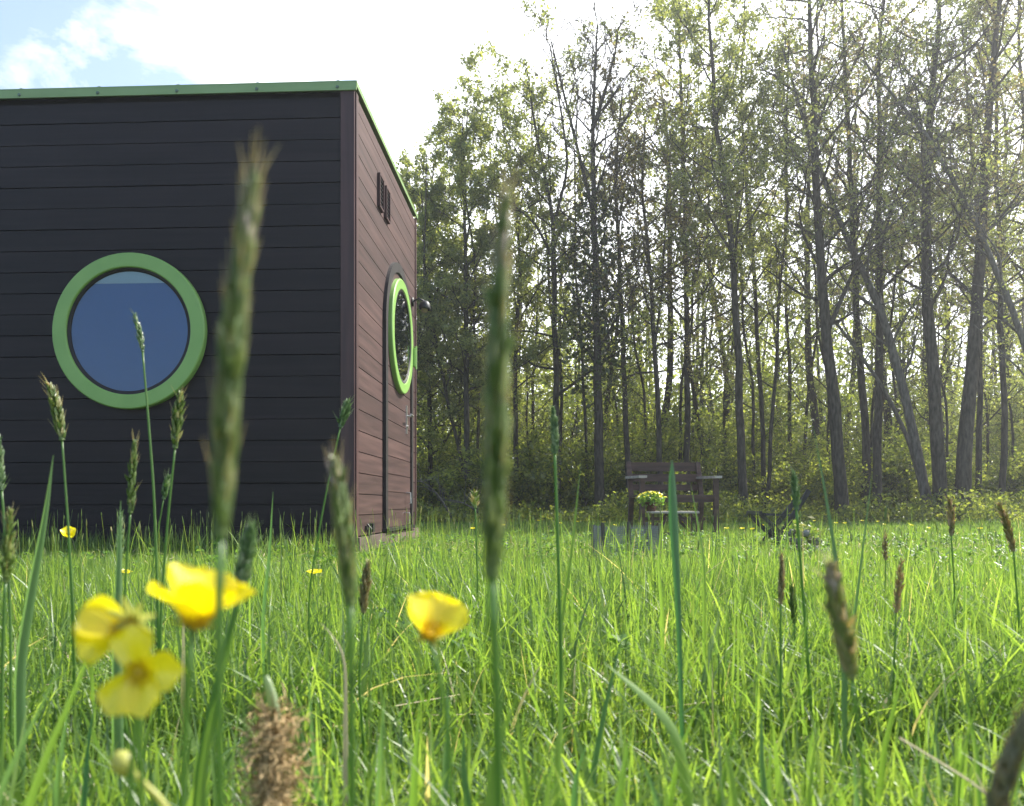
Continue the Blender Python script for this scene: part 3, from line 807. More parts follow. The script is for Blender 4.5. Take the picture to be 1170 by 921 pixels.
def far_wood():
    """the wood beyond, read as one mass: leaf clumps and thin poles from 26 m to 42 m"""
    mb = MB(); n = 190000
    y = rng.uniform(25.5, 42, n); x = rng.uniform(-.34, .85, n) * y
    top = 4.2 + 1.8 * np.sin(x * .7) + 1.2 * np.sin(x * 1.9 + y)
    z = rng.uniform(0, 1, n) ** 1.15 * np.clip(top, 1.8, 8)
    c = rng.integers(0, 2600, n)
    cx = rng.uniform(-.34, .85, 2600); cy = rng.uniform(25.5, 42, 2600); cz = rng.uniform(0, 1, 2600) ** 1.2
    cxx = cx * cy; tp = np.clip(5.8 + 2.2 * np.sin(cxx * .7) + 1.2 * np.sin(cxx * 1.9 + cy), 2, 10)
    m = rng.uniform(0, 1, n) < .75
    x = np.where(m, cxx[c] + rng.normal(0, .45, n), x); y = np.where(m, cy[c] + rng.normal(0, .45, n), y); z = np.where(m, np.abs(cz[c] * tp[c] + rng.normal(0, .4, n)), z)
    leaf_quads(mb, np.stack([x, y, np.maximum(z, .06)], 1), .15, rng.uniform(0, 1, n))
    o = mb.build('far_wood', M['under']); tag(o, 'mass of green foliage of the wood beyond the trees', 'woodland', kind='stuff')
    mb = MB()
    for k in range(150):
        Y = rng.uniform(26, 40); X = rng.uniform(-.34, .85) * Y; l = rng.normal(0, .5); hh = rng.uniform(5, 11)
        mb.tube([(X, Y, -.05), (X + l * .4, Y, hh * .5), (X + l, Y, hh)], [rng.uniform(.05, .13), .06, .02], 6)
    tag(mb.build('far_trunks', M['bark']), 'thin dark trunks in the depth of the wood', 'woodland', kind='stuff')
    # weeds, nettles and bramble at the foot of the trees
    mb = MB(); n = 60000
    y = 12.4 + rng.gamma(1.4, 1.6, n); x = rng.uniform(-.36, .8, n) * y
    h = .12 + .38 * np.clip(np.sin(x * 2.3) * np.sin(y * 1.7 + x) + .25, 0, 1) + .12 * rng.uniform(0, 1, n)
    z = rng.uniform(0, 1, n) ** .8 * h
    leaf_quads(mb, np.stack([x, y, np.maximum(z, .02)], 1), .055, rng.uniform(0, 1, n))
    tag(mb.build('undergrowth', M['under']), 'low weeds and brambles at the foot of the trees', 'undergrowth', kind='stuff')


far_wood()

# fallen branches beside the cabin
for (a, b, Y, lb) in (((476, 548), (520, 600), 12.4, 'long bare dead branch leaning down to the grass beside the cabin'), ((500, 572), (560, 590), 12.8, 'low pale dead branch lying across the wood edge right of the cabin')):
    p0 = P(*a, Y); p1 = P(*b, Y + .4); p1[2] = .01
    mb = MB(); t = np.linspace(0, 1, 9)[:, None]
    pts = p0 + (p1 - p0) * t + np.array([0, 0, .15]) * np.sin(t * 3.1) ; mb.tube(pts, np.linspace(.006, .02, 9), 6)
    for k in range(9):
        i = random.randrange(1, 7); d = rng.normal(0, .25, 3); d[2] = abs(d[2])
        mb.tube([pts[i], pts[i] + d * .6, pts[i] + d * 1.3 + [0, 0, .05]], [.006, .004, .002], 4)
    tag(mb.build('dead_branch', M['barkpale']), lb, 'branch')


# ------------------------------------------------------------------ garden things
def bench():
    Y = 8.5; c = P(768, 612, Y)
    root = empty('garden_bench', (c[0], Y, 0), math.radians(6))
    tag(root, 'dark wooden garden bench with slatted back at the wood edge', 'bench')
    w = .80
    for s in (-1, 1):
        mb = MB(); mb.bar((s * w / 2, .26, 0), (s * w / 2, .20, .44), .05, .05); mb.bar((s * w / 2, .21, .43), (s * w / 2, .33, .81), .05, .04); mb.build('leg', M['benchwood'], root)
        mb = MB(); mb.bar((s * w / 2, -.24, 0), (s * w / 2, -.24, .61), .05, .05); mb.build('leg', M['benchwood'], root)
        mb = MB(); mb.bar((s * (w / 2 + .005), -.30, .625), (s * (w / 2 + .005), .29, .635), .085, .026); mb.build('armrest', M['palewood'], root)
    mb = MB()
    for k in range(6):
        mb.box((0, -.23 + k * .082, .425), (w + .04, .066, .024))
    mb.box((0, -.24, .39), (w - .05, .03, .06)); mb.build('seat', M['benchwood'], root)
    mb = MB()
    for z, h in ((.76, .10), (.635, .085), (.525, .07)):
        mb.box((0, .235 + (z - .43) * .31, z), (w + .02 if z > .7 else w - .05, .024, h))
    mb.build('backrest', M['benchwood'], root)
    mb = MB()
    mb.box((0, .0, .18), (w - .05, .03, .035)); mb.build('stretcher', M['benchwood'], root)


bench()


def table():
    Y = 7.4; c = P(768, 612, Y)
    root = empty('low_table', (c[0], Y, 0), math.radians(-4)); tag(root, 'low folding garden table with crossed legs in front of the bench', 'table')
    mb = MB(); w = .44
    for k in range(6):
        mb.box((0, -.18 + k * .072, .262), (w, .06, .018))
    mb.build('tabletop', M['palewood'], root)
    for y in (-.17, .17):
        mb = MB(); mb.bar((-w / 2 + .02, y, 0), (-w / 2 + .02, y, .25), .024, .024); mb.build('leg', M['benchwood'], root)
        mb = MB(); mb.bar((w / 2 - .02, y, 0), (w / 2 - .02, y, .25), .024, .024); mb.build('leg', M['benchwood'], root)
        mb = MB(); mb.bar((-w / 2 + .03, y - .016, .06), (-.03, y - .016, .245), .016, .022); mb.build('brace', M['benchwood'], root); mb = MB(); mb.bar((w / 2 - .03, y - .016, .06), (.03, y - .016, .245), .016, .022); mb.build('brace', M['benchwood'], root)
        mb = MB(); mb.box((0, y, .055), (w - .06, .018, .022)); mb.build('rail', M['benchwood'], root)


table()


def flowerpot():
    Y = 7.35; c = P(744, 600, Y)
    root = empty('flower_pot', (c[0], Y, .272)); tag(root, 'pot of small yellow flowers standing on the low garden table', 'flower pot')
    mb = MB(); mb.lathe([(0, 0), (.04, 0), (.055, .07), (.062, .07), (.062, .085), (.05, .085), (.045, .06), (0, .06)], seg=20); mb.build('pot', M['pot'], root, True)
    mb = MB(); n = 500; p = rng.normal(0, 1, (n, 3)); p /= np.linalg.norm(p, axis=1)[:, None]; p = p * rng.uniform(.3, 1, n)[:, None] * [.14, .12, .075] + [0, 0, .11]
    leaf_quads(mb, p, .03, rng.uniform(0, 1, n)); mb.build('foliage', M['blade'], root)
    mb = MB()
    for k in range(70):
        a = random.uniform(0, 6.28); r = math.sqrt(random.random()); zz = .13 + .055 * (1 - r * r)
        cc = np.array([math.cos(a) * r * .145, math.sin(a) * r * .12, zz])
        mb.lathe([(0, .003), (.006, .004), (.011, 0)], cc, (random.uniform(-.6, .6), random.uniform(-1, .2), 1), 6)
    mb.build('blossom', M['petal'], root)


flowerpot()


def mesh_box():
    Y = 4.7; c = P(716, 620, Y)
    root = empty('netting_enclosure', (c[0], Y, 0), math.radians(8)); tag(root, 'low grey wire netting enclosure on thin posts left of the table', 'enclosure')
    w, d, h = .345, .26, .205
    cs = [(-w / 2, -d / 2), (-.03, -d / 2), (w / 2, -d / 2), (w / 2, d / 2), (-w / 2, d / 2)]
    for x, y in cs:
        mb = MB(); mb.bar((x, y, -.02), (x + random.uniform(-.015, .015), y, h + random.uniform(.0, .03)), .012, .02); mb.build('post', M['greywood'], root)
    for (a, b) in ((cs[0], cs[2]), (cs[2], cs[3]), (cs[3], cs[4]), (cs[4], cs[0])):
        mb = MB(); a3 = np.array([*a, 0.]); b3 = np.array([*b, 0.]); L = np.linalg.norm(b3 - a3); n = int(L / .013)
        for k in range(n + 1):
            p = a3 + (b3 - a3) * k / n; mb.bar(p + [0, 0, .01], p + [0, 0, h], .0026, .0026)
        for k in range(int(h / .013)):
            mb.bar(a3 + [0, 0, .01 + k * .013], b3 + [0, 0, .01 + k * .013], .0026, .0026)
        mb.build('netting', M['mesh'], root)
    mb = MB(); n = 420; p = rng.uniform(-1, 1, (n, 3)) * [w * .42, d * .4, 0] + [0, 0, .02]; p[:, 2] += rng.uniform(0, .17, n) * (.5 + .5 * np.sin(p[:, 0] * 30))
    p[:, 2] = np.abs(p[:, 2]) + .01
    leaf_quads(mb, p, .03, rng.uniform(0, 1, n)); mb.build('foliage', M['blade'], root)


mesh_box()


def stand():
    Y = 6.0; c = P(886, 620, Y)
    root = empty('folding_stand', (c[0], Y, 0), math.radians(3)); tag(root, 'black folding stand with crossed bars open in a V above the grass', 'stand')
    for y in (-.13, .13):
        mb = MB(); mb.bar((.12, y + .014, 0), (-.165, y + .014, .265), .030, .020, up=(0, 1, 0)); mb.build('leg', M['black'], root)
        mb = MB(); mb.bar((-.085, y - .014, 0), (.20, y - .014, .44 if y < 0 else .36), .034, .020, up=(0, 1, 0)); mb.build('leg', M['black'], root)
        mb = MB(); mb.bar((-.15, y - .036, .262), (.11, y - .036, .25), .018, .018, up=(0, 1, 0)); mb.build('crossbar', M['black'], root)
    mb = MB(); mb.bar((-.165, -.14, .272), (-.165, .14, .272), .022, .022); mb.build('rail', M['black'], root); mb = MB(); mb.bar((0.01, -.14, .108), (.01, .14, .108), .014, .014); mb.build('rail', M['black'], root)
    root2 = empty('stone_planter', (c[0] - .06, Y - .75, 0)); tag(root2, 'ring of pale grey stones with small plants in front of the black stand', 'planter')
    mb = MB()
    for k in range(11):
        a = k / 11 * 6.28; cc = np.array([math.cos(a) * .085, math.sin(a) * .07, .035 + .055 * (k % 3)]); s = random.uniform(.026, .038)
        prof = [(0, -s), (s * .8, -s * .6), (s * 1.1, 0), (s * .8, s * .55), (0, s * .75)]
        mb.lathe(prof, cc, (random.uniform(-.4, .4), random.uniform(-.4, .4), 1), 9)
    mb.build('stone_ring', M['stone'], root2)
    mb = MB(); n = 260; p = rng.normal(0, .055, (n, 3)) * [1, .8, .55] + [0, 0, .15]; p[:, 2] = np.maximum(p[:, 2], .02)
    leaf_quads(mb, p, .03, rng.uniform(0, 1, n)); mb.build('foliage', M['seed'], root2)


stand()


# ------------------------------------------------------------------ single plants in front
def bez(pts, n):
    pts = np.array(pts, float)
    d = np.r_[0, np.cumsum(np.linalg.norm(np.diff(pts, axis=0), axis=1))]
    t = np.linspace(0, d[-1], n)
    o = np.stack([np.interp(t, d, pts[:, i]) for i in range(3)], 1)
    for _ in range(3):
        o[1:-1] = (o[:-2] + 2 * o[1:-1] + o[2:]) / 4
    return o


def spikelet(mb, c, d, L, r, rnd, sides=4):
    d = d / np.linalg.norm(d)
    ref = np.array([0, 0, 1.0]) if abs(d[2]) < .9 else np.array([1.0, 0, 0])
    x = np.cross(d, ref); x /= np.linalg.norm(x); y = np.cross(d, x)
    v = [c]
    for s, k in ((.3, 1.0), (.65, .75)):
        for a in range(sides):
            t = a * 2 * math.pi / sides
            v.append(c + d * L * s + r * k * (math.cos(t) * x + .7 * math.sin(t) * y))
    v.append(c + d * L)
    t_ = []; q = []
    for a in range(sides):
        b = (a + 1) % sides
        t_.append([0, 1 + b, 1 + a]); q.append([1 + a, 1 + b, 1 + sides + b, 1 + sides + a]); t_.append([1 + 2 * sides, 1 + sides + a, 1 + sides + b])
    mb.add(np.array(v), q, t_, rnd)


def seed_head(mb, pts, w, n, sl, spread, lo=0., hi=1., taper=.8):
    """spikelets packed round the axis pts (bottom -> top); w = outer radius"""
    m = len(pts) - 1
    for k in range(n):
        f = (k + random.random()) / n
        i = min(m - 1, int(f * m)); c = pts[i] + (pts[i + 1] - pts[i]) * (f * m - i)
        ax = pts[i + 1] - pts[i]; ax /= np.linalg.norm(ax)
        a = k * 2.4 + random.uniform(-.4, .4)
        ref = np.array([1.0, 0, 0]); ref -= ref @ ax * ax; ref /= np.linalg.norm(ref); r2 = np.cross(ax, ref)
        rad = math.cos(a) * ref + math.sin(a) * r2
        env = math.sin(math.pi * min(1, max(.02, f * .85 + .12))) ** .55 * (1 - (1 - taper) * f) * (1 - .8 * f ** 5)
        d = ax + rad * spread * random.uniform(.7, 1.3) * (2.1 if random.random() < .05 else 1)
        spikelet(mb, c + rad * w * .35 * env, d, sl * random.uniform(.8, 1.2) * (.6 + .4 * env), w * .46 * (.5 + .5 * env), lo + (hi - lo) * random.random())
        if random.random() < .3:  # awn
            e = c + rad * w * .5 * env; dd = d / np.linalg.norm(d)
            mb.tube([e + dd * sl * .6, e + dd * sl * 1.5], [w * .05, w * .015], 3, cap=False, rnd=.95)


def stalk(label, head, stem, wpx, Y, mat='seed', smat='blade', n=70, sw=2.2, spread=.35, lo=0., hi=1., name='grass_stalk', slf=None, tip=None, taper=.8, rootY=None):
    """head: px points bottom->top; stem: px points bottom->head start"""
    hp = bez([P(a, b, Y) for a, b in head], 14)
    st = [P(a, b, Y + (0 if rootY is None else 0)) for a, b in stem]
    g = st[0].copy()
    if g[2] > .0:
        g = np.array([st[0][0] + random.uniform(-.01, .01), Y + random.uniform(-.01, .02), -.005]); st = [g] + st
    st = st + [hp[0]]
    base = st[0].copy(); base[2] = 0
    sp_ = bez(st, 24); sp_[-1] = hp[0]
    root = empty(name, tuple(base)); tag(root, label, 'grass stalk', 'flowering grass stalks in the foreground')
    w = wpx / F * Y / 2
    mb = MB(); rr = np.linspace(sw * 1.25, sw * .8, 24) / F * Y / 2
    mb.tube(sp_ - base, rr, 6, rnd=.5)
    mb.build('stem', M[smat], root, True)
    L = np.linalg.norm(hp[-1] - hp[0])
    mb = MB(); sl = slf * w if slf else max(w * 2.0, L / 12)
    core = np.linspace(.5, .08, 14) * w; mb.tube(hp - base, core, 6, rnd=lo + (hi - lo) * .3)
    seed_head(mb, hp - base, w, n, sl, spread, lo, hi, taper)
    mb.build('seed_head', M[mat], root)
    if tip:
        mb = MB(); tp = hp[10:] - base; seed_head(mb, tp, w * .72, tip, sl * .8, spread, 0, 1, .2); mb.build('head_tip', M['seedpale'], root)
    return root


# the big soft ones
stalk('tallest blurred foxtail grass stalk in front of the cabin wall', [(252, 612), (258, 480), (270, 350), (283, 255), (288, 218)], [(250, 860), (249, 720)], 40, .20, n=190, lo=.1, hi=.8, sw=12, tip=26, slf=2.4, spread=.16)
stalk('tall blurred grass stalk in the middle before the trees', [(562, 660), (566, 540), (568, 400), (573, 300), (578, 240)], [(571, 915), (569, 800)], 38, .22, n=190, lo=.1, hi=.8, sw=13, tip=26, slf=2.4, spread=.15)
stalk('brownish blurred grass stalk with a pale tip below the cabin corner', [(400, 690), (397, 640), (390, 580), (384, 535)], [(402, 900), (402, 800)], 27, .30, mat='seed', n=120, sw=8, tip=26, lo=.1, hi=.8, slf=2.3, spread=.18)
stalk('fluffy brown blurred seed head right of centre above the grass', [(973, 775), (968, 740), (958, 700), (950, 650)], [(990, 900), (984, 860)], 25, .36, mat='seed', n=90, sw=5, tip=30, lo=.6, hi=1, slf=1.9, spread=.4)
stalk('large olive blurred seed head at the lower right corner', [(1132, 960), (1142, 905), (1158, 860), (1176, 815)], [(1120, 1010)], 30, .26, mat='seedbrown', n=110, sw=9, lo=0, hi=.45, slf=1.8, spread=.3)
stalk('soft green blunt grass head above the upper yellow buttercup', [(276, 672), (280, 640), (287, 602)], [(225, 880), (250, 770)], 20, .42, mat='seedgreen', n=90, sw=9, slf=1.5, spread=.45, taper=.9)
# sharper ones in front of the cabin
stalk('nodding seed head on a thin stem left of the round window', [(71, 503), (66, 470), (57, 440)], [(84, 700), (78, 600)], 13, 1.0, n=60, sw=3, spread=.42)
stalk('thin pale seed head overlapping the round window glass', [(163, 402), (160, 382), (154, 360)], [(180, 680), (176, 560), (168, 460)], 8, 1.1, mat='seedgreen', n=44, sw=3, hi=1)
stalk('upright pointed green seed head below the round window', [(149, 586), (151, 545), (154, 506)], [(141, 720), (144, 650)], 12, .95, n=60, sw=3, lo=.0, hi=.6, spread=.25)
stalk('seed head with a reddish neck right of the round window', [(200, 512), (202, 482), (206, 452)], [(184, 690), (192, 590)], 13, 1.0, n=60, sw=3, hi=.9, spread=.35)
stalk('small grey green seed head low before the dark boards', [(187, 570), (189, 558), (192, 545)], [(172, 660), (180, 610)], 9, 1.15, mat='seedgreen', n=30, sw=1.6)
stalk('little green seed head beside the reddish corner of the cabin', [(389, 488), (393, 474), (397, 460)], [(352, 680), (364, 610), (376, 545)], 11, 1.1, mat='seedgreen', n=40, sw=2.2)
stalk('cylindrical green timothy head in the gap between trees', [(634, 518), (634, 495), (632, 466)], [(642, 790), (638, 640)], 11, .95, mat='seedgreen', n=110, sw=4, slf=1.1, spread=.6, taper=.95)
stalk('seed head cut by the left edge of the picture', [(2, 560), (0, 530), (-1, 500)], [(12, 700), (8, 640)], 10, .9, mat='seedgreen', n=50, sw=3.5)
stalk('pale olive seed head low at the left edge', [(6, 665), (9, 625), (12, 585)], [(2, 780), (4, 720)], 14, .7, mat='seed', n=60, sw=5, lo=.3, hi=.8)
stalk('tiny open seed head above the grass near the cabin door', [(543, 580), (543, 562)], [(546, 690), (545, 640)], 9, 1.8, mat='seed', n=16, sw=2, lo=.5, hi=1, spread=.8)
stalk('short green seed head above the black folding stand', [(910, 582), (909, 560), (907, 541)], [(922, 740), (916, 660)], 11, 1.0, mat='seedgreen', n=50, sw=3.6, slf=1.5)
stalk('dull brown seed head just below the black folding stand', [(892, 690), (893, 665), (893, 636)], [(892, 800)], 10, .9, mat='seedbrown', n=50, sw=3, lo=.2, hi=.8, spread=.2)
stalk('brown ragged seed head in the grass on the right', [(1024, 700), (1027, 670), (1030, 640)], [(1020, 800)], 10, 1.0, mat='seedbrown', n=34, sw=2.5, lo=.2, spread=.4)
stalk('leaning brown seed head near the right edge over the meadow', [(1158, 630), (1151, 600), (1142, 577)], [(1166, 740), (1162, 680)], 10, 1.3, mat='seedbrown', n=50, sw=2.4)
stalk('slim brown seed head before the thickest trunk', [(1087, 612), (1087, 590), (1085, 572)], [(1092, 700)], 9, 1.6, mat='seedbrown', n=40, sw=2)
stalk('young green seed head in front of the dark boards left of the tallest stalk', [(137, 640), (137, 615), (138, 588)], [(135, 760)], 10, .9, mat='seedgreen', n=30, sw=5, lo=.2, hi=1)
stalk('dark green seed head deep in the grass left of the brown one', [(908, 712), (906, 690), (905, 668)], [(908, 800)], 9, 1.3, mat='seed', n=40, sw=2, lo=0, hi=.3)
stalk('thin seed head rising over the meadow by the netting enclosure', [(1012, 640), (1011, 625), (1012, 612)], [(1010, 720)], 7, 1.7, mat='seedbrown', n=26, sw=1.6)
stalk('brown seed head beside the blurred stalk under the cabin corner', [(415, 700), (417, 672), (420, 645)], [(410, 780)], 13, .9, mat='seedbrown', n=44, sw=3, lo=0, hi=.5)


def blade(label, px, wpx, Y, mat='blade', bow=(0, 0), fold=.18, tipcol=None, name='tall_grass', yd=0.0, group='broad grass blades in the foreground', rnd=.5, prof=None):
    pts = [P(a, b, Y + yd * i) for i, (a, b) in enumerate(px)]
    if pts[0][2] > 0 :
        pts = [np.array([pts[0][0], Y, -.005])] + pts
    base = pts[0].copy(); base[2] = 0
    c = bez(pts, 26) - base
    s = np.linspace(0, 1, 26)
    w = (np.interp(s, *prof) if prof else np.clip(1.02 - s ** 3, .04, 1) * np.clip(.55 + s * 1.5, .5, 1)) * wpx / F * Y
    a = random.uniform(-.5, .5)
    side = np.stack([np.cos(a + s * .5), np.sin(a + s * .5), 0 * s], 1)
    mb = MB(); mb.strip(c, w, side, fold, rnd)
    o = mb.build(name, M[mat], None, True); o.location = tuple(base); o['kind'] = 'thing'
    tag(o, label, 'grass blade', group)
    return o


blade('broad dark green blade standing upright before the garden bench', [(780, 850), (776, 700), (771, 600), (768, 526)], 13, .75, 'bluegreen', rnd=0., prof=([0, .5, .7, .85, .95, 1], [.4, .45, .7, 1, .8, .1]))
blade('thick pointed green sheath right of the tallest dark tree', [(968, 730), (958, 640), (944, 560), (929, 486)], 9, .8, 'bluegreen', rnd=.6, fold=.5)
blade('blue green sheath with tip leaning right at the far left', [(20, 760), (38, 660), (52, 590), (61, 520)], 13, .75, 'bluegreen', rnd=1., fold=.5)
blade('pale tipped sheath standing below the round window', [(133, 740), (136, 650), (138, 572)], 13, .75, 'bluegreen', rnd=.9, fold=.5)
blade('long thin blade left of the garden bench', [(640, 720), (655, 620), (663, 533)], 6, 1.0, 'blade', rnd=.8)
blade('thin blade rising before the low dark boards near the tall stalk', [(300, 700), (308, 630), (312, 562)], 5, 1.1, 'bluegreen', rnd=.5)
blade('narrow dark blade pointing at the straight tree', [(975, 720), (985, 640), (997, 538)], 6, 1.1, 'bluegreen', rnd=.7)
blade('small blade near the right of the stone planter', [(805, 640), (796, 590), (789, 552)], 5, 1.2, 'blade', rnd=.9)
blade('thin yellowing blade by the table legs', [(757, 700), (752, 640), (757, 590)], 5, 1.3, 'blade', rnd=1.)
blade('bent broad leaf with pale underside right of the central stalk', [(790, 920), (775, 835), (745, 800), (690, 757)], 17, .55, 'blade', rnd=1., prof=([0, .3, .6, .85, 1], [.2, .35, 1, .7, .05]))
blade('wide soft blade crossing the foot of the central stalk', [(560, 960), (562, 880), (580, 820), (606, 770)], 22, .42, 'blade', rnd=.8)
blade('tall fresh blade right of the central stalk', [(636, 960), (640, 850), (646, 740)], 15, .55, 'blade', rnd=1.)
blade('upright green blade low in the centre', [(676, 900), (690, 820), (716, 705)], 10, .7, 'bluegreen', rnd=.4)
blade('dark blue green blade low left of the bent leaf', [(760, 960), (748, 900), (728, 860)], 14, .5, 'bluegreen', rnd=.6)
blade('broad blurred blade running up from the lower left corner', [(20, 960), (48, 870), (90, 780), (118, 700)], 14, .4, 'blade', rnd=.7)
blade('grey green blurred blade at the left bottom edge', [(-10, 920), (20, 860), (70, 760)], 12, .4, 'bluegreen', rnd=.9)
blade('soft green blade slanting behind the upper buttercup', [(228, 960), (232, 870), (256, 760), (276, 700)], 15, .36, 'blade', rnd=.6)
blade('long blade left of the fluffy brown seed head', [(955, 900), (958, 830), (948, 740)], 8, .8, 'blade', rnd=.6)
blade('leaf with a dry orange tip at the lower right', [(842, 960), (838, 890), (822, 828)], 20, .5, 'blade', rnd=1.)
blade('tall narrow blade at the right of the meadow', [(1000, 960), (1012, 850), (1040, 740)], 9, .7, 'blade', rnd=.7)
blade('wide leaf rising at the far right bottom', [(1090, 960), (1098, 880), (1120, 790)], 12, .6, 'blade', rnd=.8)
blade('thin pale dry straw slanting down at the lower right', [(1140, 912), (1085, 876), (1028, 842)], 5, .5, 'drystraw', fold=.3, name='dry_straw', prof=([0, 1], [1, .8]))
blade('short dry straw lying between the buttercup and the root clump', [(395, 740), (378, 722), (366, 712)], 7, .6, 'drystraw', name='dry_straw')
# orange dry tip of the leaf
mb = MB(); c = bez([P(826, 842, .499), P(820, 822, .499), P(815, 812, .499)], 6)


def extra_blades():
    """further single broad blades, each clearly readable in the front"""
    specs = [(60, 905, 80, 800, 10), (95, 900, 110, 790, 8), (330, 930, 345, 800, 10), (365, 900, 352, 760, 8), (430, 940, 440, 790, 11), (470, 940, 480, 800, 12), (505, 930, 512, 760, 9),
             (610, 930, 590, 800, 10), (700, 940, 722, 830, 14), (760, 920, 800, 800, 9), (815, 930, 850, 790, 9), (880, 940, 870, 800, 12), (920, 930, 940, 800, 10), (1050, 930, 1075, 800, 11), (1120, 930, 1100, 780, 10), (400, 930, 385, 820, 9), (540, 930, 530, 830, 12), (180, 930, 170, 850, 9), (655, 930, 670, 850, 12), (985, 940, 975, 850, 11)]
    for i, (x0, y0, x1, y1, w) in enumerate(specs):
        blade('broad green grass blade standing among many like it in the near meadow', [(x0, y0 + 30), ((x0 * .55 + x1 * .45) + random.uniform(-6, 6), (y0 + y1) / 2), (x1, y1)], w, random.uniform(.5, .62), random.choice(['blade', 'blade', 'bluegreen']), rnd=random.random(), group='near green blades alike')


extra_blades()


# buttercups
def buttercup(label, c, Y, size, axis, openness, stem, petals=5, seed=0, sw=7, sep=False, small=False, group='buttercups in the foreground', missing=(), angs=None, star=0):
    rd = random.Random(seed)
    c3 = P(*c, Y); base = np.array([P(*stem[0], Y)[0], Y, 0.0])
    root = empty('buttercup', tuple(base)); tag(root, label, 'flower', group)
    ax = np.array(axis, float); ax /= np.linalg.norm(ax)
    ref = np.array([1.0, 0, 0]) if abs(ax[0]) < .8 else np.array([0, 1.0, 0])
    x = np.cross(ref, ax); x /= np.linalg.norm(x); y = np.cross(ax, x)
    R = size / F * Y / 2
    o = c3 - base
    for k in range(petals):
        if k in missing: continue
        a = k * 2 * math.pi / petals + seed * .7 + rd.uniform(-.12, .12)
        if angs is not None:
            if k >= len(angs): break
            t_ = math.radians(angs[k]); best = -9
            for q_ in range(72):
                aa = q_ * math.pi / 36; dd_ = math.cos(aa) * x + math.sin(aa) * y
                sc_ = (dd_[0] * math.cos(t_) + dd_[2] * math.sin(t_)) / (math.hypot(dd_[0], dd_[2]) + 1e-6)
                if sc_ > best: best = sc_; a = aa
        rx = math.cos(a) * x + math.sin(a) * y; sx = -math.sin(a) * x + math.cos(a) * y
        nu, nv = 7, 8; v = []
        op = openness + rd.uniform(-.22, .22)
        for i in range(nv):
            t = i / (nv - 1)
            ang = op + (1 - t) * .55
            # arc length integration along the petal
            if i == 0: pr, ph = 0., 0.
            else:
                pr += R / (nv - 1) * math.cos(ang) * 1.0; ph += R / (nv - 1) * math.sin(ang)
            w = R * .55 * (max(t, .03) ** .62) * math.sqrt(max(0, 1 - (t * .985) ** 5)) + R * .03
            for j in range(nu):
                u = j / (nu - 1) * 2 - 1
                lift = R * .20 * u * u * (1 - .4 * t) + R * .02 * math.sin(5 * u + k) * t
                nrm = -rx * math.sin(ang) + ax * math.cos(ang)
                v.append(o + rx * (pr + R * .06) + ax * ph + sx * u * w + nrm * lift - rx * 0 * u - (rx * math.cos(ang) + ax * math.sin(ang)) * R * .10 * u * u * t)
        q = [[i * nu + j, i * nu + j + 1, (i + 1) * nu + j + 1, (i + 1) * nu + j] for i in range(nv - 1) for j in range(nu - 1)]
        mb = MB(); mb.add(np.array(v), q); mb.build('petal', M['petal'], root, True)
    mb = MB()
    if not small:
        for k in range(34):
            a = k * 2.4; r = .035 + .15 * math.sqrt(k / 34)
            d = ax + (math.cos(a) * x + math.sin(a) * y) * r * 3
            p = o + (math.cos(a) * x + math.sin(a) * y) * R * r * .8; d /= np.linalg.norm(d)
            mb.tube([p, p + d * R * .26], [R * .012, R * .014], 4); spikelet(mb, p + d * R * .24, d, R * .1, R * .028, rd.random())
    mb.lathe([(0, R * .22), (R * .09, R * .17), (R * .12, R * .05), (0, 0)], o, ax, 10)
    mb.build('stamens', M['stamen'], root)
    mb = MB()
    for k in range(5):
        a = k * 1.2566 + .5; rx = math.cos(a) * x + math.sin(a) * y; sx = np.cross(ax, rx)
        f = -.5 if sep else .25
        pts = [o - ax * R * .02, o + rx * R * .22 + ax * R * .06 * f, o + rx * R * .42 + ax * R * .35 * f]
        mb.strip(bez(pts, 6), np.array([.08, .16, .18, .15, .09, .02]) * R, sx, .2)
    mb.build('sepals', M['sepal'], root)
    if star:
        mb = MB(); oc = o + np.array([.14, -.05, .22]) * R
        for k in range(star):
            t_ = k * 6.283 / star + .3; dv = np.array([math.cos(t_), -.35, math.sin(t_)]); e = oc + dv * R * .52 * rd.uniform(.75, 1.1)
            mb.strip(bez([oc, (oc + e) / 2 + np.array([0, -.04, .03]) * R, e], 6), np.array([.06, .15, .17, .15, .11, .03]) * R, np.array([-math.sin(t_), 0, math.cos(t_)]), .2)
        mb.build('bracts', M['sepal'], root)
    st = [P(a, b, Y) - base for a, b in stem]
    if st[0][2] > 0: st = [np.array([0, 0, -.003])] + st
    st.append(o - ax * R * .22); st.append(o)
    mb = MB(); mb.tube(bez(st, 20), np.linspace(sw * 1.2, sw * .85, 20) / F * Y / 2, 7, rnd=.6); mb.build('stem', M['blade'], root, True)
    return root


buttercup('largest yellow buttercup in side view, cupped and opening upper right', (221, 716), .24, 150, (.28, -.12, 1), .62, [(208, 900), (212, 800)], seed=1, sw=9)
buttercup('pale yellow buttercup with wide open petals at the upper left of the cluster', (148, 722), .25, 112, (-.1, -.8, .45), .05, [(158, 960), (168, 840), (158, 760)], seed=2, sw=7, sep=True, angs=(163, 208, 185), star=8)
buttercup('deep yellow buttercup lowest in the left cluster with drooping petals', (160, 768), .235, 106, (.15, -.85, .1), .1, [(145, 960), (148, 880)], seed=3, sw=9, angs=(238, 2, 100, 285))
buttercup('yellow buttercup with orange base standing in the centre of the meadow', (490, 728), .31, 106, (.3, -.55, .8), .45, [(515, 880), (513, 780)], seed=4, sw=6, angs=(118, 82, 12, 150))
buttercup('small buttercup in front of the dark cabin boards at far left', (78, 612), 1.15, 22, (.3, -.6, .6), .4, [(84, 760), (81, 660)], seed=5, sw=2.4)
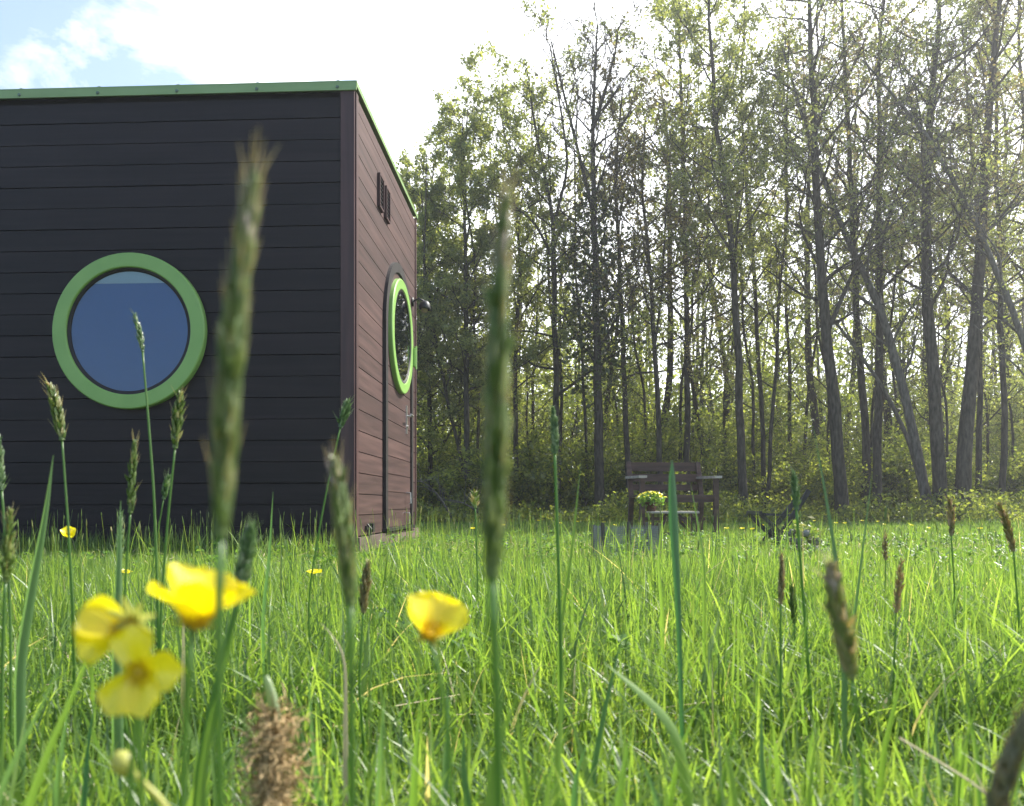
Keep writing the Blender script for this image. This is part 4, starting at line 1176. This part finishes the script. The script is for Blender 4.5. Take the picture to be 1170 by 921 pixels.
# bud at lower left
root = empty('flower_bud', tuple(P(205, 921, .27) * [1, 1, 0])); tag(root, 'round pale unopened bud on a bent stem below the buttercups', 'flower bud')
b0 = np.array(root.location)
mb = MB(); c = P(141, 872, .27) - b0; s = 14 / F * .27
mb.lathe([(0, -s * 1.1), (s * .6, -s * .9), (s * .95, -s * .2), (s * .9, s * .4), (s * .45, s * .95), (0, s * 1.15)], c, (-.5, 0, .8), 14); mb.build('bud', M['sepal'], root, True)
mb = MB(); st = bez([np.array([.02, 0, -.003]), P(240, 960, .27) - b0, P(185, 905, .27) - b0, P(160, 885, .27) - b0, c], 16); mb.tube(st, np.linspace(9, 7, 16) / F * .27 / 2, 7, rnd=.9); mb.build('stem', M['sepal'], root, True)

# far small buttercups: one prototype, copies
proto = buttercup('small yellow buttercup dotting the distant meadow grass', (600, 600), 5.0, 5.2, (.1, -.5, .8), .3, [(600, 612)], seed=7, sw=.6, small=True, group='small buttercups scattered over the far meadow')
first = True
fs = [(860, 618), (905, 622), (848, 612), (955, 600), (965, 598), (1003, 596), (1040, 600), (742, 612), (702, 600), (690, 606), (660, 610), (640, 603), (615, 606), (1090, 602), (1120, 608), (985, 612), (930, 606), (140, 657), (360, 718), (830, 606), (720, 625), (780, 625), (1010, 618), (1060, 612), (1150, 604), (540, 612), (575, 600), (870, 600)]
for px, py in fs:
    Y = random.uniform(6.0, 10) if py < 640 else 2.2
    p = P(px, py, Y)
    if inside_house(np.array([p[0]]), np.array([Y]))[0]: Y = 4.2; p = P(px, py, Y)
    o = proto if first else copy_tree(proto); first = False
    zt = P(600, 600, 5.0)[2]
    o.location = (p[0], Y, max(-.1, min(.05, p[2] - zt)))
    o.location = (p[0], Y, 0)
    s = max(.7, min(1.5, p[2] / zt)); o.scale = (1.7, 1.7, s); o.rotation_euler = (0, 0, random.uniform(-1, 1))


# root clump
def rootclump():
    Y = .48; c = P(311, 860, Y)
    root = empty('root_clump', (c[0], Y, 0)); tag(root, 'clump of dry brown matted roots standing up in the grass', 'root clump')
    mb = MB(); rd = random.Random(3); zc = c[2]
    k_ = Y / F
    for k in range(620):
        a = rd.uniform(0, 6.28); z = zc + rd.uniform(-75, 50) * k_; rr = (22 + 9 * math.sin(z * 190 + 2 * math.sin(a)) + 6 * math.sin(3 * a)) * k_ * rd.uniform(.45, 1.0) * (1 if z < zc + 30 * k_ else .75)
        p = np.array([math.cos(a) * rr, math.sin(a) * rr, z]); pts = [p]
        d = np.array([math.cos(a + 1.5) * rd.uniform(-1, 1), math.sin(a + 1.5) * rd.uniform(-1, 1), rd.uniform(-1.4, .6)])
        for _ in range(5):
            d = d + np.array([rd.gauss(0, .7), rd.gauss(0, .7), rd.gauss(0, .5)]); d /= np.linalg.norm(d) + 1e-6
            pts.append(pts[-1] + d * rd.uniform(4, 13) * k_)
        mb.tube(np.array(pts), np.linspace(1.3, .45, 6) * k_ * rd.uniform(.5, 1.0), 3, cap=False, rnd=rd.random())
    mb.lathe([(0, -zc), (12 * k_, -zc + .005), (13 * k_, -.02), (11 * k_, 20 * k_), (7 * k_, 32 * k_), (0, 38 * k_)], (0, 0, zc), seg=16, rnd=.1)
    mb.build('roots', M['root'], root)
    mb = MB(); p = [np.array(P(x, y, Y)) - [c[0], Y, 0] for x, y in ((316, 830), (312, 800), (304, 772))]
    mb.tube(bez(p, 8), np.array([9, 9, 8.5, 8, 8, 7, 6, 3]) * k_ * .8, 8, rnd=.9); mb.build('shoot', M['seedgreen'], root, True)


rootclump()

# ------------------------------------------------------------------ light, sky, camera
SUN_AZ, SUN_EL = math.radians(58), math.radians(47)      # azimuth from +Y towards +X
wd = bpy.data.worlds.new('World'); SC.world = wd; wd.use_nodes = True
nt = wd.node_tree; N = nt.nodes; L = nt.links; N.clear()
sky = N.new('ShaderNodeTexSky'); sky.sky_type = 'NISHITA'; sky.sun_disc = False
sky.sun_elevation = SUN_EL; sky.sun_rotation = SUN_AZ; sky.air_density = 1.0; sky.dust_density = 1.2; sky.ozone_density = 1.5
bg = N.new('ShaderNodeBackground'); bg.inputs[1].default_value = .14
tc = N.new('ShaderNodeTexCoord')
# thin broken cloud laid out on a plane overhead: direction / height
sep = N.new('ShaderNodeSeparateXYZ'); L.new(tc.outputs['Generated'], sep.inputs[0])
az_ = N.new('ShaderNodeMath'); az_.operation = 'ADD'; az_.inputs[1].default_value = .22; L.new(sep.outputs[2], az_.inputs[0])
dx = N.new('ShaderNodeMath'); dx.operation = 'DIVIDE'; L.new(sep.outputs[0], dx.inputs[0]); L.new(az_.outputs[0], dx.inputs[1])
dy = N.new('ShaderNodeMath'); dy.operation = 'DIVIDE'; L.new(sep.outputs[1], dy.inputs[0]); L.new(az_.outputs[0], dy.inputs[1])
cb = N.new('ShaderNodeCombineXYZ'); L.new(dx.outputs[0], cb.inputs[0]); L.new(dy.outputs[0], cb.inputs[1])
nz = N.new('ShaderNodeTexNoise'); nz.inputs['Scale'].default_value = 5.5; nz.inputs['Detail'].default_value = 8; nz.inputs['Roughness'].default_value = .62; nz.inputs['Distortion'].default_value = .3
L.new(cb.outputs[0], nz.inputs[0])
# more cloud toward the sun side, clearer to the left and behind the camera
dot = N.new('ShaderNodeVectorMath'); dot.operation = 'DOT_PRODUCT'; L.new(tc.outputs['Generated'], dot.inputs[0])
dot.inputs[1].default_value = (.62, .78, 0)
mr = N.new('ShaderNodeMapRange'); mr.inputs[1].default_value = .25; mr.inputs[2].default_value = .74; mr.inputs[3].default_value = -.17; mr.inputs[4].default_value = .26
L.new(dot.outputs['Value'], mr.inputs[0])
ad = N.new('ShaderNodeMath'); ad.operation = 'ADD'; L.new(nz.outputs['Fac'], ad.inputs[0]); L.new(mr.outputs[0], ad.inputs[1])
cr = ramp(N, [(.40, (.1, .1, .1)), (.66, (1, 1, 1))]); L.new(ad.outputs[0], cr.inputs[0])
mx = N.new('ShaderNodeMix'); mx.data_type = 'RGBA'; mx.clamp_result = False
L.new(cr.outputs[0], mx.inputs[0]); L.new(sky.outputs[0], mx.inputs[6]); mr2 = N.new('ShaderNodeMapRange'); mr2.inputs[1].default_value = .1; mr2.inputs[2].default_value = .75; mr2.inputs[3].default_value = 3.1; mr2.inputs[4].default_value = 10.5
L.new(dot.outputs['Value'], mr2.inputs[0])
vs = N.new('ShaderNodeVectorMath'); vs.operation = 'SCALE'; vs.inputs[0].default_value = (.98, 1, 1.04); L.new(mr2.outputs[0], vs.inputs['Scale']); L.new(vs.outputs[0], mx.inputs[7])
L.new(mx.outputs[2], bg.inputs[0])
o = N.new('ShaderNodeOutputWorld'); L.new(bg.outputs[0], o.inputs[0])

def haze():  # thin volume added to lift the trees, standing in for lens flare
    m, nt, N, L = newmat('added_veil_haze')
    v = N.new('ShaderNodeVolumePrincipled'); v.inputs['Color'].default_value = (.93, .95, 1, 1); v.inputs['Density'].default_value = .0025; v.inputs['Anisotropy'].default_value = .55
    o = N.new('ShaderNodeOutputMaterial'); L.new(v.outputs[0], o.inputs['Volume'])
    mb = MB(); mb.box((0, 505, 9), (1400, 1600, 20)); h = mb.build('haze', m); tag(h, 'faint haze volume added as a pale veil like lens flare', 'haze', kind='stuff')


haze()

sun = bpy.data.lights.new('sun', 'SUN'); sun.energy = 4.8; sun.angle = math.radians(.53); sun.color = (1, .95, .86)
so = bpy.data.objects.new('sun', sun); COL.objects.link(so)
d = Vector((math.sin(SUN_AZ) * math.cos(SUN_EL), math.cos(SUN_AZ) * math.cos(SUN_EL), math.sin(SUN_EL)))
so.rotation_euler = d.to_track_quat('Z', 'Y').to_euler(); so.location = (10, 10, 20)

cam = bpy.data.cameras.new('camera'); cam.sensor_width = 36; cam.lens = F / 1170 * 36
cam.shift_y = (577 - 460.5) / 1170; cam.clip_start = .02; cam.clip_end = 3000
cam.dof.use_dof = True; cam.dof.focus_distance = 4.5; cam.dof.aperture_fstop = 10
co = bpy.data.objects.new('camera', cam); COL.objects.link(co); co.location = (0, 0, H); co.rotation_euler = (math.radians(90), 0, 0)
SC.camera = co
SC.view_settings.view_transform = 'Standard'; SC.view_settings.look = 'None'; SC.view_settings.gamma = 1; SC.view_settings.use_curve_mapping = False
SC.view_settings.exposure = 1.2
SC.cycles.max_bounces = 6; SC.cycles.diffuse_bounces = 3; SC.cycles.transmission_bounces = 4; SC.cycles.transparent_max_bounces = 8
SC.cycles.use_denoising = True
